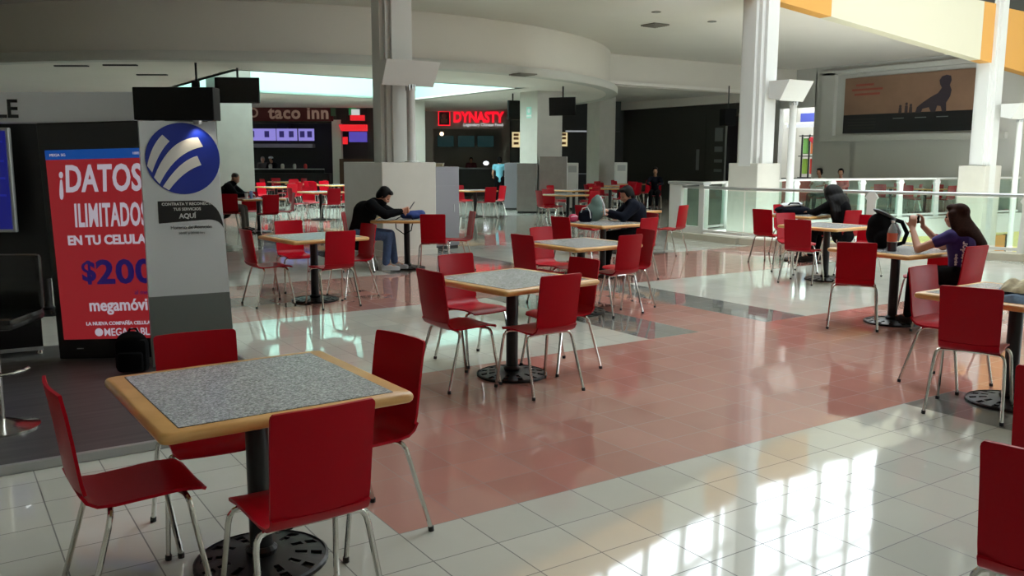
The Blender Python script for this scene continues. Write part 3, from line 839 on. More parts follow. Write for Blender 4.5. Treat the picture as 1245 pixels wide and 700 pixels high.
for k, (px_, d, z, lab) in enumerate(((790, 22.5, ZC, 'grey vent in the main ceiling beside the drum'), (1040, 22.5, ZC, 'grey vent in the ceiling near the long poster'), (635, 21.9, ZS, 'slot vent in the drum soffit in front of the grey-green pillar'))):
    x, y = at(px_, d)
    t = thing('ceiling_vent', lab, 'vent', (x, y, z-.02), .0, 'ceiling air vents')
    obj('frame', box(NB(), (0, 0, 0), (.5, .5, .03)), M['vent'], t)
    bm = NB()
    for j in range(6): box(bm, (0, -.2+j*.08, -.02), (.42, .02, .02))
    obj('louvre', bm, M['vent'], t)
for k, (px_, d, lab) in enumerate(((100, 20.2, 'left slot lamp in the drum soffit'), (158, 20.0, 'middle slot lamp in the drum soffit'), (195, 22.3, 'right slot lamp in the drum soffit'))):
    x, y = at(px_, d); o = obj('slot_vent', box(NB(), (0, 0, 0), (.75, .1, .03)), M['dark'], None, (x, y, ZS-.012), (0, 0, CR)); tag(o, lab.replace('lamp', 'vent'), 'vent', 'ceiling air vents')

# ================================================================== CABINETS AND BINS
def cabinet(name, label, cat, x, y, w, d, h, m, rz=0, doors=1, group=None, cap=None):
    t = thing(name, label, cat, (x, y, 0), rz, group)
    bm = NB(); box(bm, (w/2, d/2, h/2+.03), (w, d, h-.06), bev=.01); obj('body', bm, m, t)
    obj('plinth', box(NB(), (w/2, d/2, .03), (w-.04, d-.04, .06)), M['dark'], t)
    for k in range(doors):
        u = w/doors*(k+.5); f = obj('door', box(NB(), (u, -.008, h*.42), (w/doors-.03, .016, h*.7)), m, t)
        obj('handle', box(NB(), (u+w/doors*.35, -.022, h*.5), (.012, .014, .14)), M['alu'], f)
    obj('flap', box(NB(), (w/2, -.008, h*.87), (w*.7, .014, h*.14)), cap or M['dark'], t)
    return t
cabinet('trash_station', 'grey metal litter cabinet against the plinth of the middle pillar', 'bin', 7.36, 14.0, .78, .7, 1.5, M['steel2'], 0, 1, None, M['steel2'])
cabinet('trash_station', 'low grey steel cabinet left of the grey-green pillar', 'bin', *at(613, 28.2), .52, .5, 1.5, M['steel2'], CR, 1, None, M['steel2'])
cabinet('trash_station', 'middle steel cabinet right in front of the grey-green pillar', 'bin', *at(628, 26.5), .62, .5, 1.5, M['steel'], CR-.1, 1, None, M['steel'])
cabinet('steel_cabinet', 'tallest brushed steel cabinet, right of the grey-green pillar', 'cabinet', *at(655, 26.4), .84, .6, 1.7, M['steel'], CR, 1, None, M['steel'])
cabinet('tray_cabinet', 'white cabinet right of the tallest steel cabinet', 'cabinet', *at(688, 28.5), .38, .4, 1.5, M['white'], CR, 1, None, M['alu'])
cabinet('tray_cabinet', 'white cabinet standing right of the dark square pillar', 'cabinet', *at(747, 32.0), .42, .4, 1.5, M['white'], CR, 1, None, M['alu'])
tr_ = obj('serving_tray', boxb((-.2, -.13, 0), (.2, .13, .05)), mat('beige_tray', (196, 184, 150), .5), None, (7.75, 14.3, 1.5), (0, 0, CR)); tag(tr_, 'beige tray on the grey litter cabinet by the middle pillar', 'tray')
obj('rim', box(NB(), (0, 0, .055), (.42, .28, .012)), M['stone'], tr_)

# ================================================================== SHOPS
def front(px_, d):
    return Matrix.Translation((*at(px_, d), 0)) @ Matrix.Rotation(CR, 4, 'Z')
def mk(F, u0, u1, v0, v1, z0, z1, bm=None):
    bm = bm or NB(); box(bm, ((u0+u1)/2, (v0+v1)/2, (z0+z1)/2), (u1-u0, v1-v0, z1-z0), 0, 0, F); return bm
# taco counter
F = front(357, 37)
bm = NB()
mk(F, -4.5, 1.95, 0, .2, 3.05, 4.0, bm); mk(F, -4.5, 1.9, 2.4, 2.5, 0, 4, bm); mk(F, 3.2, 3.45, 0, .3, 0, 4.0, bm); mk(F, 2.05, 3.3, 1.5, 1.6, 0, 4, bm)
struct('wall_taco', bm, M['dwall'])
struct('pillar_taco', mk(F, 1.72, 2.1, -.02, .3, 0, 3.2), M['wallgrey'])
rz = CR
o = at(357, 37)
def shop_thing(name, label, cat, u, z, px_, d, group=None):
    F = front(px_, d); p = F @ Vector((u, -.02, z)); return thing(name, label, cat, p, CR, group)
MAR = mat('maroon_board', (92, 26, 26), .6)
t = shop_thing('shop_sign', 'maroon shop sign with pale letters taco inn', 'sign', 0, 3.5, 357, 37)
obj('board', box(NB(), (-.5, -.03, 0), (4.6, .06, .72)), MAR, t)
PALE = mat('pale_letters', (188, 150, 136), .5, emit=(188, 150, 136), estr=.12)
text('lettering', 'taco inn', .62, PALE, t, (.38, -.065, -.03), VERT, off=.02, spacing=1.1, fit=(2.5, .5))
rg = bmesh.new(); lathe(rg, [(.13, -.01), (.2, -.01), (.2, .02), (.13, .02), (.13, -.01)], 24); obj('ring_logo', rg, PALE, t, (-1.5, -.07, -.02), VERT)
obj('green_badge', box(NB(), (1.8, -.04, .02), (.2, .05, .34)), mat('dim_green', (70, 104, 76), .6), t)
LIL = emis('menu_lilac', (150, 140, 225), .75); MD = emis('menu_dark', (60, 52, 120), .5)
for k, (u0, u1) in enumerate(((-1.95, -.62), (-.58, .28), (.34, 1.0))):
    t = shop_thing('menu_screen', ('leftmost', 'middle', 'rightmost')[k]+' lilac menu screen over the taco counter', 'screen', (u0+u1)/2, 2.6, 357, 37.6, 'menu screens over the taco counter')
    obj('screen', box(NB(), (0, -.03, 0), (u1-u0, .05, .5)), LIL, t)
    for j in (-.25, .22): obj('food_picture', box(NB(), ((u1-u0)*j, -.058, .02), (.2, .006, .26), 0, 0), MD, t)
F2 = front(357, 37.2)
t = shop_thing('service_counter', 'dark taco counter with a steel ledge and glass shield', 'counter', 0, 0, 357, 36.6)
obj('body', box(NB(), (-.4, .3, .5), (3.9, .6, 1.0)), M['dark'], t)
obj('ledge', box(NB(), (-.2, .1, 1.17), (3.0, .3, .04)), M['alu'], t); obj('ledge_support', box(NB(), (-.2, .25, 1.08), (3.0, .05, .16)), M['dark'], t)
t = shop_thing('extractor_hood', 'pale steel extractor hood at the back of the taco kitchen', 'hood', -.3, 2.05, 357, 38.6)
obj('hood', box(NB(), (0, 0, .1), (2.6, .5, .16)), M['steel'], t); obj('duct', box(NB(), (0, .1, .8), (.5, .3, 1.3)), M['dark'], t)
for k, (u, z) in enumerate(((-.9, 1.25), (-.4, 1.25), (.1, 1.25), (.55, 1.3))):
    o_ = obj('condiment_jar', lathe(NB(), [(0, 0), (.07, 0), (.075, .14), (.04, .2), (0, .2)], 12), (M['steel'], M['stonew'], M['steel'], M['redcloth'])[k], None, (front(357, 36.6) @ Vector((u, .06, 1.19))), smooth=True)
    tag(o_, ('steel pot at the left of the taco counter ledge', 'pale pot second on the taco counter ledge', 'steel pot third on the taco counter ledge', 'red pot at the right of the taco counter ledge')[k], 'pot', 'pots on the taco counter')
# flag stall
t = shop_thing('shop_sign', 'stall sign with a green white red flag and red awning, left of the middle pillar', 'sign', 0, 0, 432, 37)
G, Wm, Rm = emis('flag_green', (30, 130, 70), .5), emis('flag_white', (230, 235, 230), .6), emis('flag_red', (225, 30, 40), .9)
obj('flag', box(NB(), (.0, -.03, 3.62), (.3, .05, .44)), G, t); obj('flag_white', box(NB(), (.12, -.04, 3.48), (.34, .05, .3)), Wm, t); obj('flag_red', box(NB(), (.2, -.05, 3.28), (.6, .05, .22)), Rm, t)
obj('black_board', box(NB(), (0, .05, 3.5), (1.4, .06, .9)), M['dark'], t)
obj('awning', prism(NB(), [(-.45, 2.74), (.6, 2.74), (.6, 3.0), (-.55, 3.0)], -.05, .3, UP), Rm, t)
obj('menu_screen', box(NB(), (.2, -.02, 2.5), (.75, .05, .42)), emis('menu_violet', (96, 80, 200), .6), t)
obj('red_lamp', box(NB(), (-.34, -.02, 2.35), (.2, .06, .3)), Rm, t)
obj('counter', box(NB(), (.1, .2, .8), (1.4, .5, 1.6)), mat('brown_counter', (74, 50, 30), .6), t)
# neon sign shop
bm = NB(); Fd = front(571, 39.6)
mk(Fd, -1.95, 1.75, 0, .2, 2.92, 4.0, bm); mk(Fd, -1.95, -1.62, -.02, .25, 0, 2.95, bm); mk(Fd, 1.45, 1.8, -.02, .25, 0, 2.95, bm); mk(Fd, -2, 1.8, 2.2, 2.3, 0, 4.0, bm); mk(Fd, -9, -1.95, .4, .5, 0, 4.0, bm)
struct('wall_dynasty', bm, mat('grey_brown_front', (150, 142, 132), .7))
t = shop_thing('neon_sign', 'lit red neon shop sign reading DYNASTY with a boxed emblem', 'sign', 0, 3.42, 571, 39.6)
NEON = emis('neon_red', (255, 22, 44), 1.05)
text('lettering', 'DYNASTY', .62, NEON, t, (.40, -.05, .02), VERT, off=.03, fit=(2.25, .5))
text('lettering', 'Legendary Chinese Food', .22, emis('neon_white', (220, 220, 220), .7), t, (.62, -.05, -.33), VERT, off=.006, fit=(1.75, .17))
eb = obj('emblem_frame', mk(Matrix.Identity(4), -1.38, -.84, -.06, 0, -.36, .28), M['dark'], t)
bm = NB()
for a in ((-1.38, -1.34, -.36, .28), (-.88, -.84, -.36, .28), (-1.38, -.84, -.36, -.32), (-1.38, -.84, .24, .28)): box(bm, ((a[0]+a[1])/2, -.07, (a[2]+a[3])/2), (a[1]-a[0], .04, a[3]-a[2]))
obj('neon_border', bm, NEON, eb)
bm = NB(); ell(bm, (-1.11, -.07, .06), (.11, .03, .12), seg=12); box(bm, (-1.11, -.07, -.15), (.28, .03, .18)); obj('emblem', bm, mat('dull_emblem', (120, 70, 60), .6), eb)
t = shop_thing('service_counter', 'dark counter under the red neon sign', 'counter', 0, 0, 571, 38.8)
obj('body', box(NB(), (-.1, .3, .58), (3.3, .6, 1.16)), M['dark'], t); obj('worktop', box(NB(), (-.1, .26, 1.19), (3.4, .7, .05)), M['steel2'], t)
for k, u in enumerate((-1.1, -.15, .75)):
    t = shop_thing('menu_screen', ('left', 'centre', 'right')[k]+' dim teal menu screen inside the neon sign shop', 'screen', u, 2.4, 571, 41.0, 'dim screens inside the neon sign shop')
    obj('screen', box(NB(), (0, 0, 0), (.75, .05, .5)), emis('dim_teal%d' % k, (30, 62, 64), .35), t)
t = shop_thing('pendant_lamp', 'small bright lamp at the upper left inside the neon sign shop', 'lamp', -1.25, 2.72, 571, 40.2)
bm = NB(); ell(bm, (0, 0, 0), (.09, .09, .09), seg=12); obj('bulb', bm, emis('bulb', (255, 220, 180), 3), t); obj('cord', tube(NB(), [(0, 0, .08), (0, 0, .9)], .012, 6), M['dark'], t)
t = shop_thing('heat_lamp', 'small bright work lamp on the counter under the neon sign', 'lamp', .72, 1.22, 571, 38.8)
bm = NB(); ell(bm, (0, .2, .2), (.12, .1, .09), seg=12); obj('bulb', bm, emis('bulb2', (240, 245, 255), 2.2), t); obj('stand', tube(NB(), [(0, .2, 0), (0, .2, .14)], .02, 6), M['steel'], t)
# next shops to the right
bm = NB(); Fs = front(690, 36.5)
mk(Fs, -2.4, 2.2, .6, .8, 2.75, 4.0, bm); mk(Fs, -2.4, 4.5, 1.8, 1.9, 0, 4, bm)
struct('wall_shops', bm, M['dark'])
for k, (px_, d, u, z, w, h, lab) in enumerate(((627, 36.8, 0, 2.4, .34, .62, 'cream lit menu board left of the grey-green pillar'), (684, 36, 0, 2.4, .3, .55, 'cream lit menu board right of the grey-green pillar'))):
    t = shop_thing('menu_board', lab, 'sign', u, z, px_, d)
    obj('panel', box(NB(), (0, 0, 0), (w, .05, h)), emis('menu_cream%d' % k, (236, 214, 160), .8), t)
    for j in (-.15, .05, .2): obj('picture', box(NB(), (0, -.03, j), (w*.6, .01, .1)), mat('menu_pic%d%d' % (k, int(j*100)), (150, 100, 60), .6), t)
t = shop_thing('strip_light', 'thin pale strip light over the dark shop right of the steel cabinets', 'lamp', .5, 2.72, 684, 35.8)
obj('tube', box(NB(), (0, 0, 0), (.85, .08, .06)), emis('strip', (190, 195, 200), .45), t); obj('housing', box(NB(), (0, .06, .06), (.9, .1, .08)), M['dark'], t)
t = shop_thing('service_counter', 'dark counter behind the steel cabinets', 'counter', .3, 0, 684, 35.6)
obj('body', box(NB(), (0, .2, .5), (2.4, .5, 1.0)), M['dark'], t); obj('worktop', box(NB(), (0, .2, 1.02), (2.5, .6, .04)), M['steel2'], t)
# exit sign plate on the mint pillar
t = obj('wall_plaque', box(NB(), (0, 0, 0), (.006, .26, .34)), mat('mint_plaque', (150, 205, 190), .4), None, (15.745, 22.75, 3.05)); tag(t, 'small pale green plaque on the grey-green pillar', 'sign')
obj('lower_strip', box(NB(), (-.004, 0, -.1), (.004, .26, .05)), M['white'], t); obj('pictogram', lathe(NB(), [(0, 0), (.07, 0), (.07, .004), (0, .004)], 16), M['wcloth'], t, (-.004, 0, .05), (0, -PI/2, 0))
# dark shopfront details
def sf(y): return (25.19, y)
t = thing('shop_door', 'tall white-edged glass door at the end of the dark shopfront', 'door', (25.18, 22.75, 0))
obj('glass', boxb((0, 0, .1), (.02, .55, 3.2)), M['black'], t); obj('frame', boxb((-.03, -.06, 0), (.03, 0, 3.3)), M['white'], t); obj('stile', boxb((-.03, .55, 0), (.03, .62, 3.3)), M['alu'], t)
t = thing('display_window', 'narrow shop window with pale goods beside the glass door', 'window', (25.18, 23.4, 0))
obj('backing', boxb((0, 0, .3), (.02, .6, 3.3)), M['dwall'], t)
for j, (z, h) in enumerate(((2.3, .5), (1.9, .2), (1.5, .12), (1.15, .1))): obj('goods', boxb((-.04, .1, z), (0, .48, z+h)), M['midgrey'], t)
t = thing('display_window', 'dim poster panel on the dark shopfront, left of the pale goods', 'window', (25.18, 24.4, 0))
obj('backing', boxb((0, 0, .8), (.02, .75, 3.3)), M['dwall'], t); obj('figure', boxb((-.02, .3, 1.2), (0, .45, 2.0)), M['midgrey'], t)

# ================================================================== POSTER AND PLAYROOM
t = thing('wall_poster', 'long framed poster of a crouching dinosaur over an orange sky', 'poster', (XW-.03, 20.0, 2.55))
YL, ZH = 5.0, 1.92
OR = mat('poster_orange', (140, 108, 86), .45, noise=.12, nscale=1.5); BK = mat('poster_black', (16, 16, 18), .35)
obj('sheet', boxb((-.03, -YL, .62), (.0, 0, ZH)), OR, t); obj('dark_strip', boxb((-.032, -YL, 0), (.0, 0, .64)), BK, t)
PV = Matrix(((0, 0, -1, -.033), (-1, 0, 0, 0), (0, 1, 0, 0), (0, 0, 0, 1)))     # (u to the right, z up) on the sheet
din = [(2.75, .62), (2.8, .8), (3.0, .95), (3.25, 1.1), (3.5, 1.22), (3.62, 1.38), (3.55, 1.5), (3.52, 1.62), (3.6, 1.74), (3.75, 1.78), (3.9, 1.74), (3.93, 1.6), (3.88, 1.45), (3.95, 1.3), (3.92, 1.1), (3.8, .9), (3.82, .62), (3.68, .62), (3.62, .8), (3.5, .82), (3.45, .62), (3.3, .62), (3.22, .78), (3.0, .74), (2.95, .62)]
obj('creature', prism(NB(), din, 0, .004, PV), mat('poster_violet', (52, 42, 50), .5), t)
for k, (u, h) in enumerate(((2.2, .28), (2.42, .36), (2.58, .3))):
    bm = NB(); prism(bm, [(u-.06, .62), (u+.06, .62), (u+.05, .62+h*.7), (u-.05, .62+h*.7)], 0, .004, PV); prism(bm, [(u+.05*math.cos(a), .62+h*.85+.05*math.sin(a)) for a in [j*PI/4 for j in range(8)]], 0, .004, PV); obj('small_figure', bm, mat('poster_dark%d' % k, (58, 44, 46), .5), t)
for z, u0, u1 in ((1.62, .45, 1.15), (1.46, .3, 1.5), (1.3, .4, 1.4)): obj('red_line', prism(NB(), [(u0, z), (u1, z), (u1, z+.07), (u0, z+.07)], 0, .004, PV), mat('poster_red%d' % int(z*100), (150, 70, 52), .5), t)
for k in range(4): obj('small_print', prism(NB(), [(.2, .16+k*.1), (1.3, .16+k*.1), (1.3, .19+k*.1), (.2, .19+k*.1)], 0, .004, PV), M['dwall'], t)
for u in (1.95, 2.75, 3.5): obj('pale_dash', prism(NB(), [(u, .45), (u+.4, .45), (u+.4, .48), (u, .48)], 0, .004, PV), M['midgrey'], t)
# playroom through the doorway
bm = NB(); box(bm, (31.5, 22.4, 2), (.2, 6, 4)); box(bm, (29.6, 25.2, 2), (4, .2, 4)); box(bm, (29.6, 19.6, 2), (4, .2, 4)); struct('wall_playroom', bm, M['pillar'])
t = thing('ceiling_light', 'bright white strip light inside the playroom doorway', 'lamp', (29.6, 22.4, 2.9)); obj('diffuser', boxb((-.2, -1.6, 0), (.2, 1.6, .14)), emis('strip_white', (245, 250, 255), .8), t); obj('housing', boxb((-.22, -1.7, .12), (.22, 1.7, .2)), M['white'], t)
t = thing('wall_banner', 'blue band along the top of the playroom wall', 'sign', (31.36, 22.4, 3.2)); obj('band', boxb((0, -2.5, 0), (.04, 2.5, .36)), mat('blue_band', (60, 70, 150), .6), t); obj('lower_edge', boxb((-.01, -2.5, -.06), (.04, 2.5, 0)), M['wcloth'], t)
t = thing('play_frame', 'black toy rack hung with red and yellow goods in the playroom', 'rack', (29.4, 22.5, 0))
bm = NB()
for y in (-.7, -.35, 0, .35, .7): box(bm, (0, y, 1.3), (.05, .05, 2.6))
for z in (.9, 1.75, 2.55): box(bm, (0, 0, z), (.3, 1.5, .04))
obj('frame', bm, M['dark'], t)
cols = [(200, 40, 40), (220, 150, 60), (210, 60, 50), (150, 190, 70), (230, 230, 225), (190, 50, 60), (225, 120, 60), (120, 180, 90)]
for k in range(8): obj('hanging_goods', box(NB(), (.02, -.55+.36*(k % 4), 1.35 if k < 4 else 2.15), (.1, .22, .6 if k < 4 else .62), bev=.03), mat('goods%d' % k, cols[k], .6), t)
obj('red_slide', prism(NB(), [(-.6, 1.9), (.1, 2.5), (.2, 2.4), (-.5, 1.75)], -.05, .05, Matrix(((0, 0, 1, -.2), (1, 0, 0, 0), (0, 1, 0, 0), (0, 0, 0, 1)))), mat('red_plastic', (200, 30, 50), .4), t)
t = obj('red_bench', box(NB(), (0, 0, .42), (.5, 2.0, .84), bev=.02), mat('red_bench', (150, 36, 34), .5), None, (28.9, 22.5, 0)); tag(t, 'low red block inside the playroom doorway', 'bench'); obj('bench_top', box(NB(), (0, 0, .86), (.56, 2.05, .05)), M['dark'], t)

for px_, d_, lab in ((791, 20.6, 'small round downlight nearest the drum in the main ceiling'), (857, 22.0, 'middle small round downlight of the main ceiling'), (903, 21.0, 'small round downlight beside the corner pillar')):
    x, y = at(px_, d_); t = thing('ceiling_downlight', lab, 'lamp', (x, y, ZC-.012), 0, 'small downlights of the main ceiling')
    obj('rim', lathe(NB(), [(.06, 0), (.11, 0), (.11, .012), (.06, .012), (.06, 0)], 20), M['vent'], t); obj('lamp_glass', lathe(NB(), [(0, .002), (.06, .002), (.06, .01), (0, .01)], 16), M['midgrey'], t)

t = obj('wall_panel', box(NB(), (0, 0, 0), (.55, .06, .8)), mat('ochre_panel', (196, 140, 70), .6), None, (27.9, 14.36, -1.1), (0, 0, -.115)); tag(t, 'ochre panel on the lower level wall seen through the far glass', 'panel')
obj('dark_edge', box(NB(), (.31, 0, 0), (.08, .1, .84)), M['dwall'], t)
# ================================================================== PEOPLE
def cap(bm, p, q, r0, r1, seg=12, flat=1):
    p, q = Vector(p), Vector(q); d = q-p; n = 5
    tube(bm, [p+d*(k/n) for k in range(n+1)], [r0+(r1-r0)*k/n for k in range(n+1)], seg)
    ell(bm, p, (r0, r0, r0), seg=seg); ell(bm, q, (r1, r1, r1), seg=seg)
def merged(name, bm, m, parent, vox, smooth=6, fac=.5):
    """overlapping limbs grown together into one continuous surface"""
    bmesh.ops.recalc_face_normals(bm, faces=bm.faces)
    me = bpy.data.meshes.new('tmp'); bm.to_mesh(me); bm.free()
    o = bpy.data.objects.new('tmp', me); C.objects.link(o)
    r = o.modifiers.new('r', 'REMESH'); r.mode = 'VOXEL'; r.voxel_size = vox
    s = o.modifiers.new('s', 'SMOOTH'); s.iterations = smooth; s.factor = fac
    dg = bpy.context.evaluated_depsgraph_get(); dg.update()
    me2 = bpy.data.meshes.new_from_object(o.evaluated_get(dg)); me2.name = name
    bpy.data.objects.remove(o); bpy.data.meshes.remove(me)
    me2.materials.clear(); me2.materials.append(m)
    me2.polygons.foreach_set('use_smooth', [True]*len(me2.polygons))
    ob = bpy.data.objects.new(name, me2); C.objects.link(ob); ob.parent = parent
    return ob
def head(bm, c, yaw, pitch, s=1.0):
    """skull, jaw, brow, nose, lips, ears; the face looks along local +Y turned by yaw and tipped by pitch"""
    R = Matrix.Translation(Vector(c)) @ Matrix.Rotation(yaw, 4, 'Z') @ Matrix.Rotation(pitch, 4, 'X')
    def e(p, r):
        q = bmesh.ops.create_uvsphere(bm, u_segments=16, v_segments=12, radius=1)
        bmesh.ops.transform(bm, matrix=R @ Matrix.Translation(Vector(p)*s) @ Matrix.Diagonal((r[0]*s, r[1]*s, r[2]*s, 1)), verts=q['verts'])
    e((0, -.012, .03), (.076, .095, .088)); e((0, .028, -.045), (.057, .062, .068)); e((0, .055, -.088), (.026, .026, .02))
    e((0, .098, -.02), (.012, .018, .024)); e((0, .105, -.033), (.016, .014, .011)); e((0, .078, .018), (.056, .014, .012)); e((0, .086, -.062), (.026, .012, .011))
    for sx in (-1, 1): e((sx*.078, -.01, -.008), (.012, .024, .034)); e((sx*.045, .055, -.03), (.025, .028, .022))
    return R
def hand(bm, wrist, aim, palm_n, curl=.7, s=1.0, side=1):
    """palm, four bent fingers of unequal length and a thumb from the side of the palm"""
    w = Vector(wrist); a = Vector(aim).normalized(); n = Vector(palm_n); n = (n-a*n.dot(a)).normalized(); b = a.cross(n)*side
    for k in range(5):
        o = (k-2)*.016*s; cap(bm, w+b*o*.7, w+a*.085*s+b*o*1.05, .013*s, .012*s, 8)
    for k, ln in enumerate((.066, .076, .071, .055)):
        p = w+a*.088*s+b*(1.5-k)*.021*s; d = a.copy(); seg = ln*s/2.4
        for j in range(3):
            d = (d*math.cos(curl*(.45+.25*j))+n*math.sin(curl*(.45+.25*j))).normalized()
            q = p+d*seg*(1.0-.12*j); cap(bm, p, q, .0092*s, .0085*s, 8); p = q
    p = w+a*.025*s+b*.034*s; d = (a*.6+b*.75+n*.35).normalized(); q = p+d*.042*s; cap(bm, p, q, .012*s, .0105*s, 8)
    d = (d+n*.5+a*.4).normalized(); cap(bm, q, q+d*.034*s, .0105*s, .0085*s, 8)
def person(label, loc, rz, J, top, pants, hairm, skin=None, vox=.014, sleeve='long', female=False, shoes=None, group=None, hair='short', hy=0, hp=0, curl=.6, hands=True, handn=None, legs=True, bulk=1.0, hairvol=1.0):
    """J: joints in local coordinates, the figure facing +Y, the seat or floor below (0, 0)"""
    skin = skin or M['skin']
    t = thing('person', label, 'person', loc, rz, group)
    V = {k: Vector(v) for k, v in J.items() if k != 'sw'}
    bw = .155 if female else .18
    bm = NB()
    hip, ch, nk, hd = V['hip'], V['chest'], V['neck'], V['head']
    cap(bm, hip, (hip+ch)/2, .12, .105); cap(bm, (hip+ch)/2, ch, .105, .125); cap(bm, ch, nk, .11, .05); cap(bm, nk, hd-Vector((0, 0, .02)), .052, .05)
    for s in 'lr':
        cap(bm, nk-(nk-ch)*.25, V['sh'+s], .055, .055)
        cap(bm, V['sh'+s], V['el'+s], .05, .04); cap(bm, V['el'+s], V['wr'+s], .04, .027)
        if hands:
            hn = (handn or {}).get(s, (0, 0, -1)); ha = (V['wr'+s]-V['el'+s]).normalized()
            if 'ha'+s in V: ha = V['ha'+s]
            hand(bm, V['wr'+s], ha, hn, curl, .95 if female else 1.05, 1 if s == 'l' else -1)
        hs = V['hip']+Vector((-.09 if s == 'l' else .09, 0, 0))
        if legs:
            cap(bm, hs, V['kn'+s], .085, .058); cap(bm, V['kn'+s], V['an'+s], .055, .038); cap(bm, V['an'+s], V['an'+s]+Vector((0, .15, -.045)), .036, .03)
    HM = head(bm, hd, hy, hp, 1.0 if not female else .95)
    merged('body', bm, skin, t, vox, 4)
    # eyes
    for sx in (-1, 1):
        b2 = NB(); p = HM @ Vector((sx*.032, .075, .0)); ell(b2, p, (.011, .011, .009), seg=10); obj('eye', b2, M['dark'], t, smooth=True)
    # top garment
    bm = NB(); g = .016; k_ = bulk
    cap(bm, hip+Vector((0, 0, -.02)), (hip+ch)/2, .135*k_, .124*k_); cap(bm, (hip+ch)/2, ch, .124*k_, .14*k_); cap(bm, ch, nk-(nk-ch)*.12, .125*k_, .066*k_)
    if k_ > 1.05:
        cap(bm, hip+Vector((-.05, 0, -.09)), hip+Vector((.05, 0, -.09)), .13*k_, .13*k_); cap(bm, nk+Vector((0, -.01, -.02)), hd-Vector((0, .03, .09)), .075, .07)
    for s in 'lr':
        cap(bm, nk-(nk-ch)*.3, V['sh'+s], .075*k_, .068*k_)
        e = V['el'+s]; w = V['wr'+s]
        if sleeve == 'long': cap(bm, V['sh'+s], e, .066*k_, .054*k_); cap(bm, e, e+(w-e)*.93, .054*k_, .04)
        else: cap(bm, V['sh'+s], V['sh'+s]+(e-V['sh'+s])*.4, .064, .058)
    tg = merged('jacket' if sleeve == 'long' else 'shirt', bm, top, t, vox, 5)
    if legs:
        bm = NB()
        cap(bm, hip+Vector((-.06, 0, -.01)), hip+Vector((.06, 0, -.01)), .13, .13)
        for s in 'lr':
            hs = hip+Vector((-.09 if s == 'l' else .09, 0, 0)); cap(bm, hs, V['kn'+s], .105, .074); cap(bm, V['kn'+s], V['an'+s]+Vector((0, 0, .03)), .074, .056)
        merged('trousers', bm, pants, t, vox, 5)
        for s in 'lr':
            bm = NB(); a = V['an'+s]; cap(bm, a+Vector((0, -.03, -.03)), a+Vector((0, .07, -.035)), .045, .045); cap(bm, a+Vector((0, .07, -.04)), a+Vector((0, .18, -.05)), .042, .03); box(bm, a+Vector((0, .07, -.075)), (.09, .27, .02), bev=.006)
            merged('shoe', bm, shoes or M['dark'], t, .012, 3)
    # hair
    bm = NB()
    def he(p, r):
        q = bmesh.ops.create_uvsphere(bm, u_segments=16, v_segments=12, radius=1)
        bmesh.ops.transform(bm, matrix=HM @ Matrix.Translation(Vector(p)) @ Matrix.Diagonal((*r, 1)), verts=q['verts'])
    hv = 1+(hairvol-1)*.45
    if hair != 'shaved':
        he((0, -.03, .05), (.086*hv, .096*hv, .086)); he((0, -.06, -.005), (.078*hv, .064*hv, .10)); he((0, .035, .094), (.07, .056, .032))
        for sx in (-1, 1): he((sx*.066, -.015, .02), (.026, .055, .065))
    else:
        he((0, -.022, .043), (.079, .092, .08))
    if hair == 'long' and hairvol > 1.5:
        he((0, -.04, -.03), (.175, .14, .17)); he((0, -.07, -.17), (.235, .14, .15))
    if hair == 'long':
        base = HM.translation; vol = hairvol
        for k in range(11):
            u = (k-5)/5; ul = u if hairvol > 1.05 else -.15+1.15*k/10
            by = (nk.y-base.y)-.075
            p0 = HM @ Vector((.088*u, -.07+.07*abs(u), .03)); p1 = base+Vector((.125*u*vol, by-.045+.07*u*u, -.15)); p2 = base+Vector((.15*ul*vol, by-.085+.05*u*u, -.28)); p3 = base+Vector((.135*ul*vol, by-.095+.03*abs(u), -.40-.06*(1-abs(u))))
            if 'hairback' in V: p1 += V['hairback']*.5; p2 += V['hairback']; p3 += V['hairback']
            cap(bm, p0, p1, .042, .044, 8); cap(bm, p1, p2, .044, .038, 8); cap(bm, p2, p3, .036, .016, 8)
    merged('hair', bm, hairm, t, .012, 3)
    return t, tg, HM

SEAT = .555     # hip joint height on a chair
def sit(lean, headf, headz, arms, **k):
    J = dict(hip=(0, -.04, SEAT), chest=(0, lean*.62-.03, SEAT+.32), neck=(0, lean-.02, SEAT+.50), head=(0, headf, headz), knl=(-.11, .40, .53), knr=(.11, .40, .53), anl=(-.11, .44, .10), anr=(.11, .44, .10),
             shl=(-.18, lean*.9-.02, SEAT+.46), shr=(.18, lean*.9-.02, SEAT+.46))
    J.update(arms); J.update(k)
    if 'shl' not in k:
        n = J['neck']; w_ = k.get('sw', .17); J['shl'] = (-w_, n[1]-.01, n[2]-.055); J['shr'] = (w_, n[1]-.01, n[2]-.055)
    return J
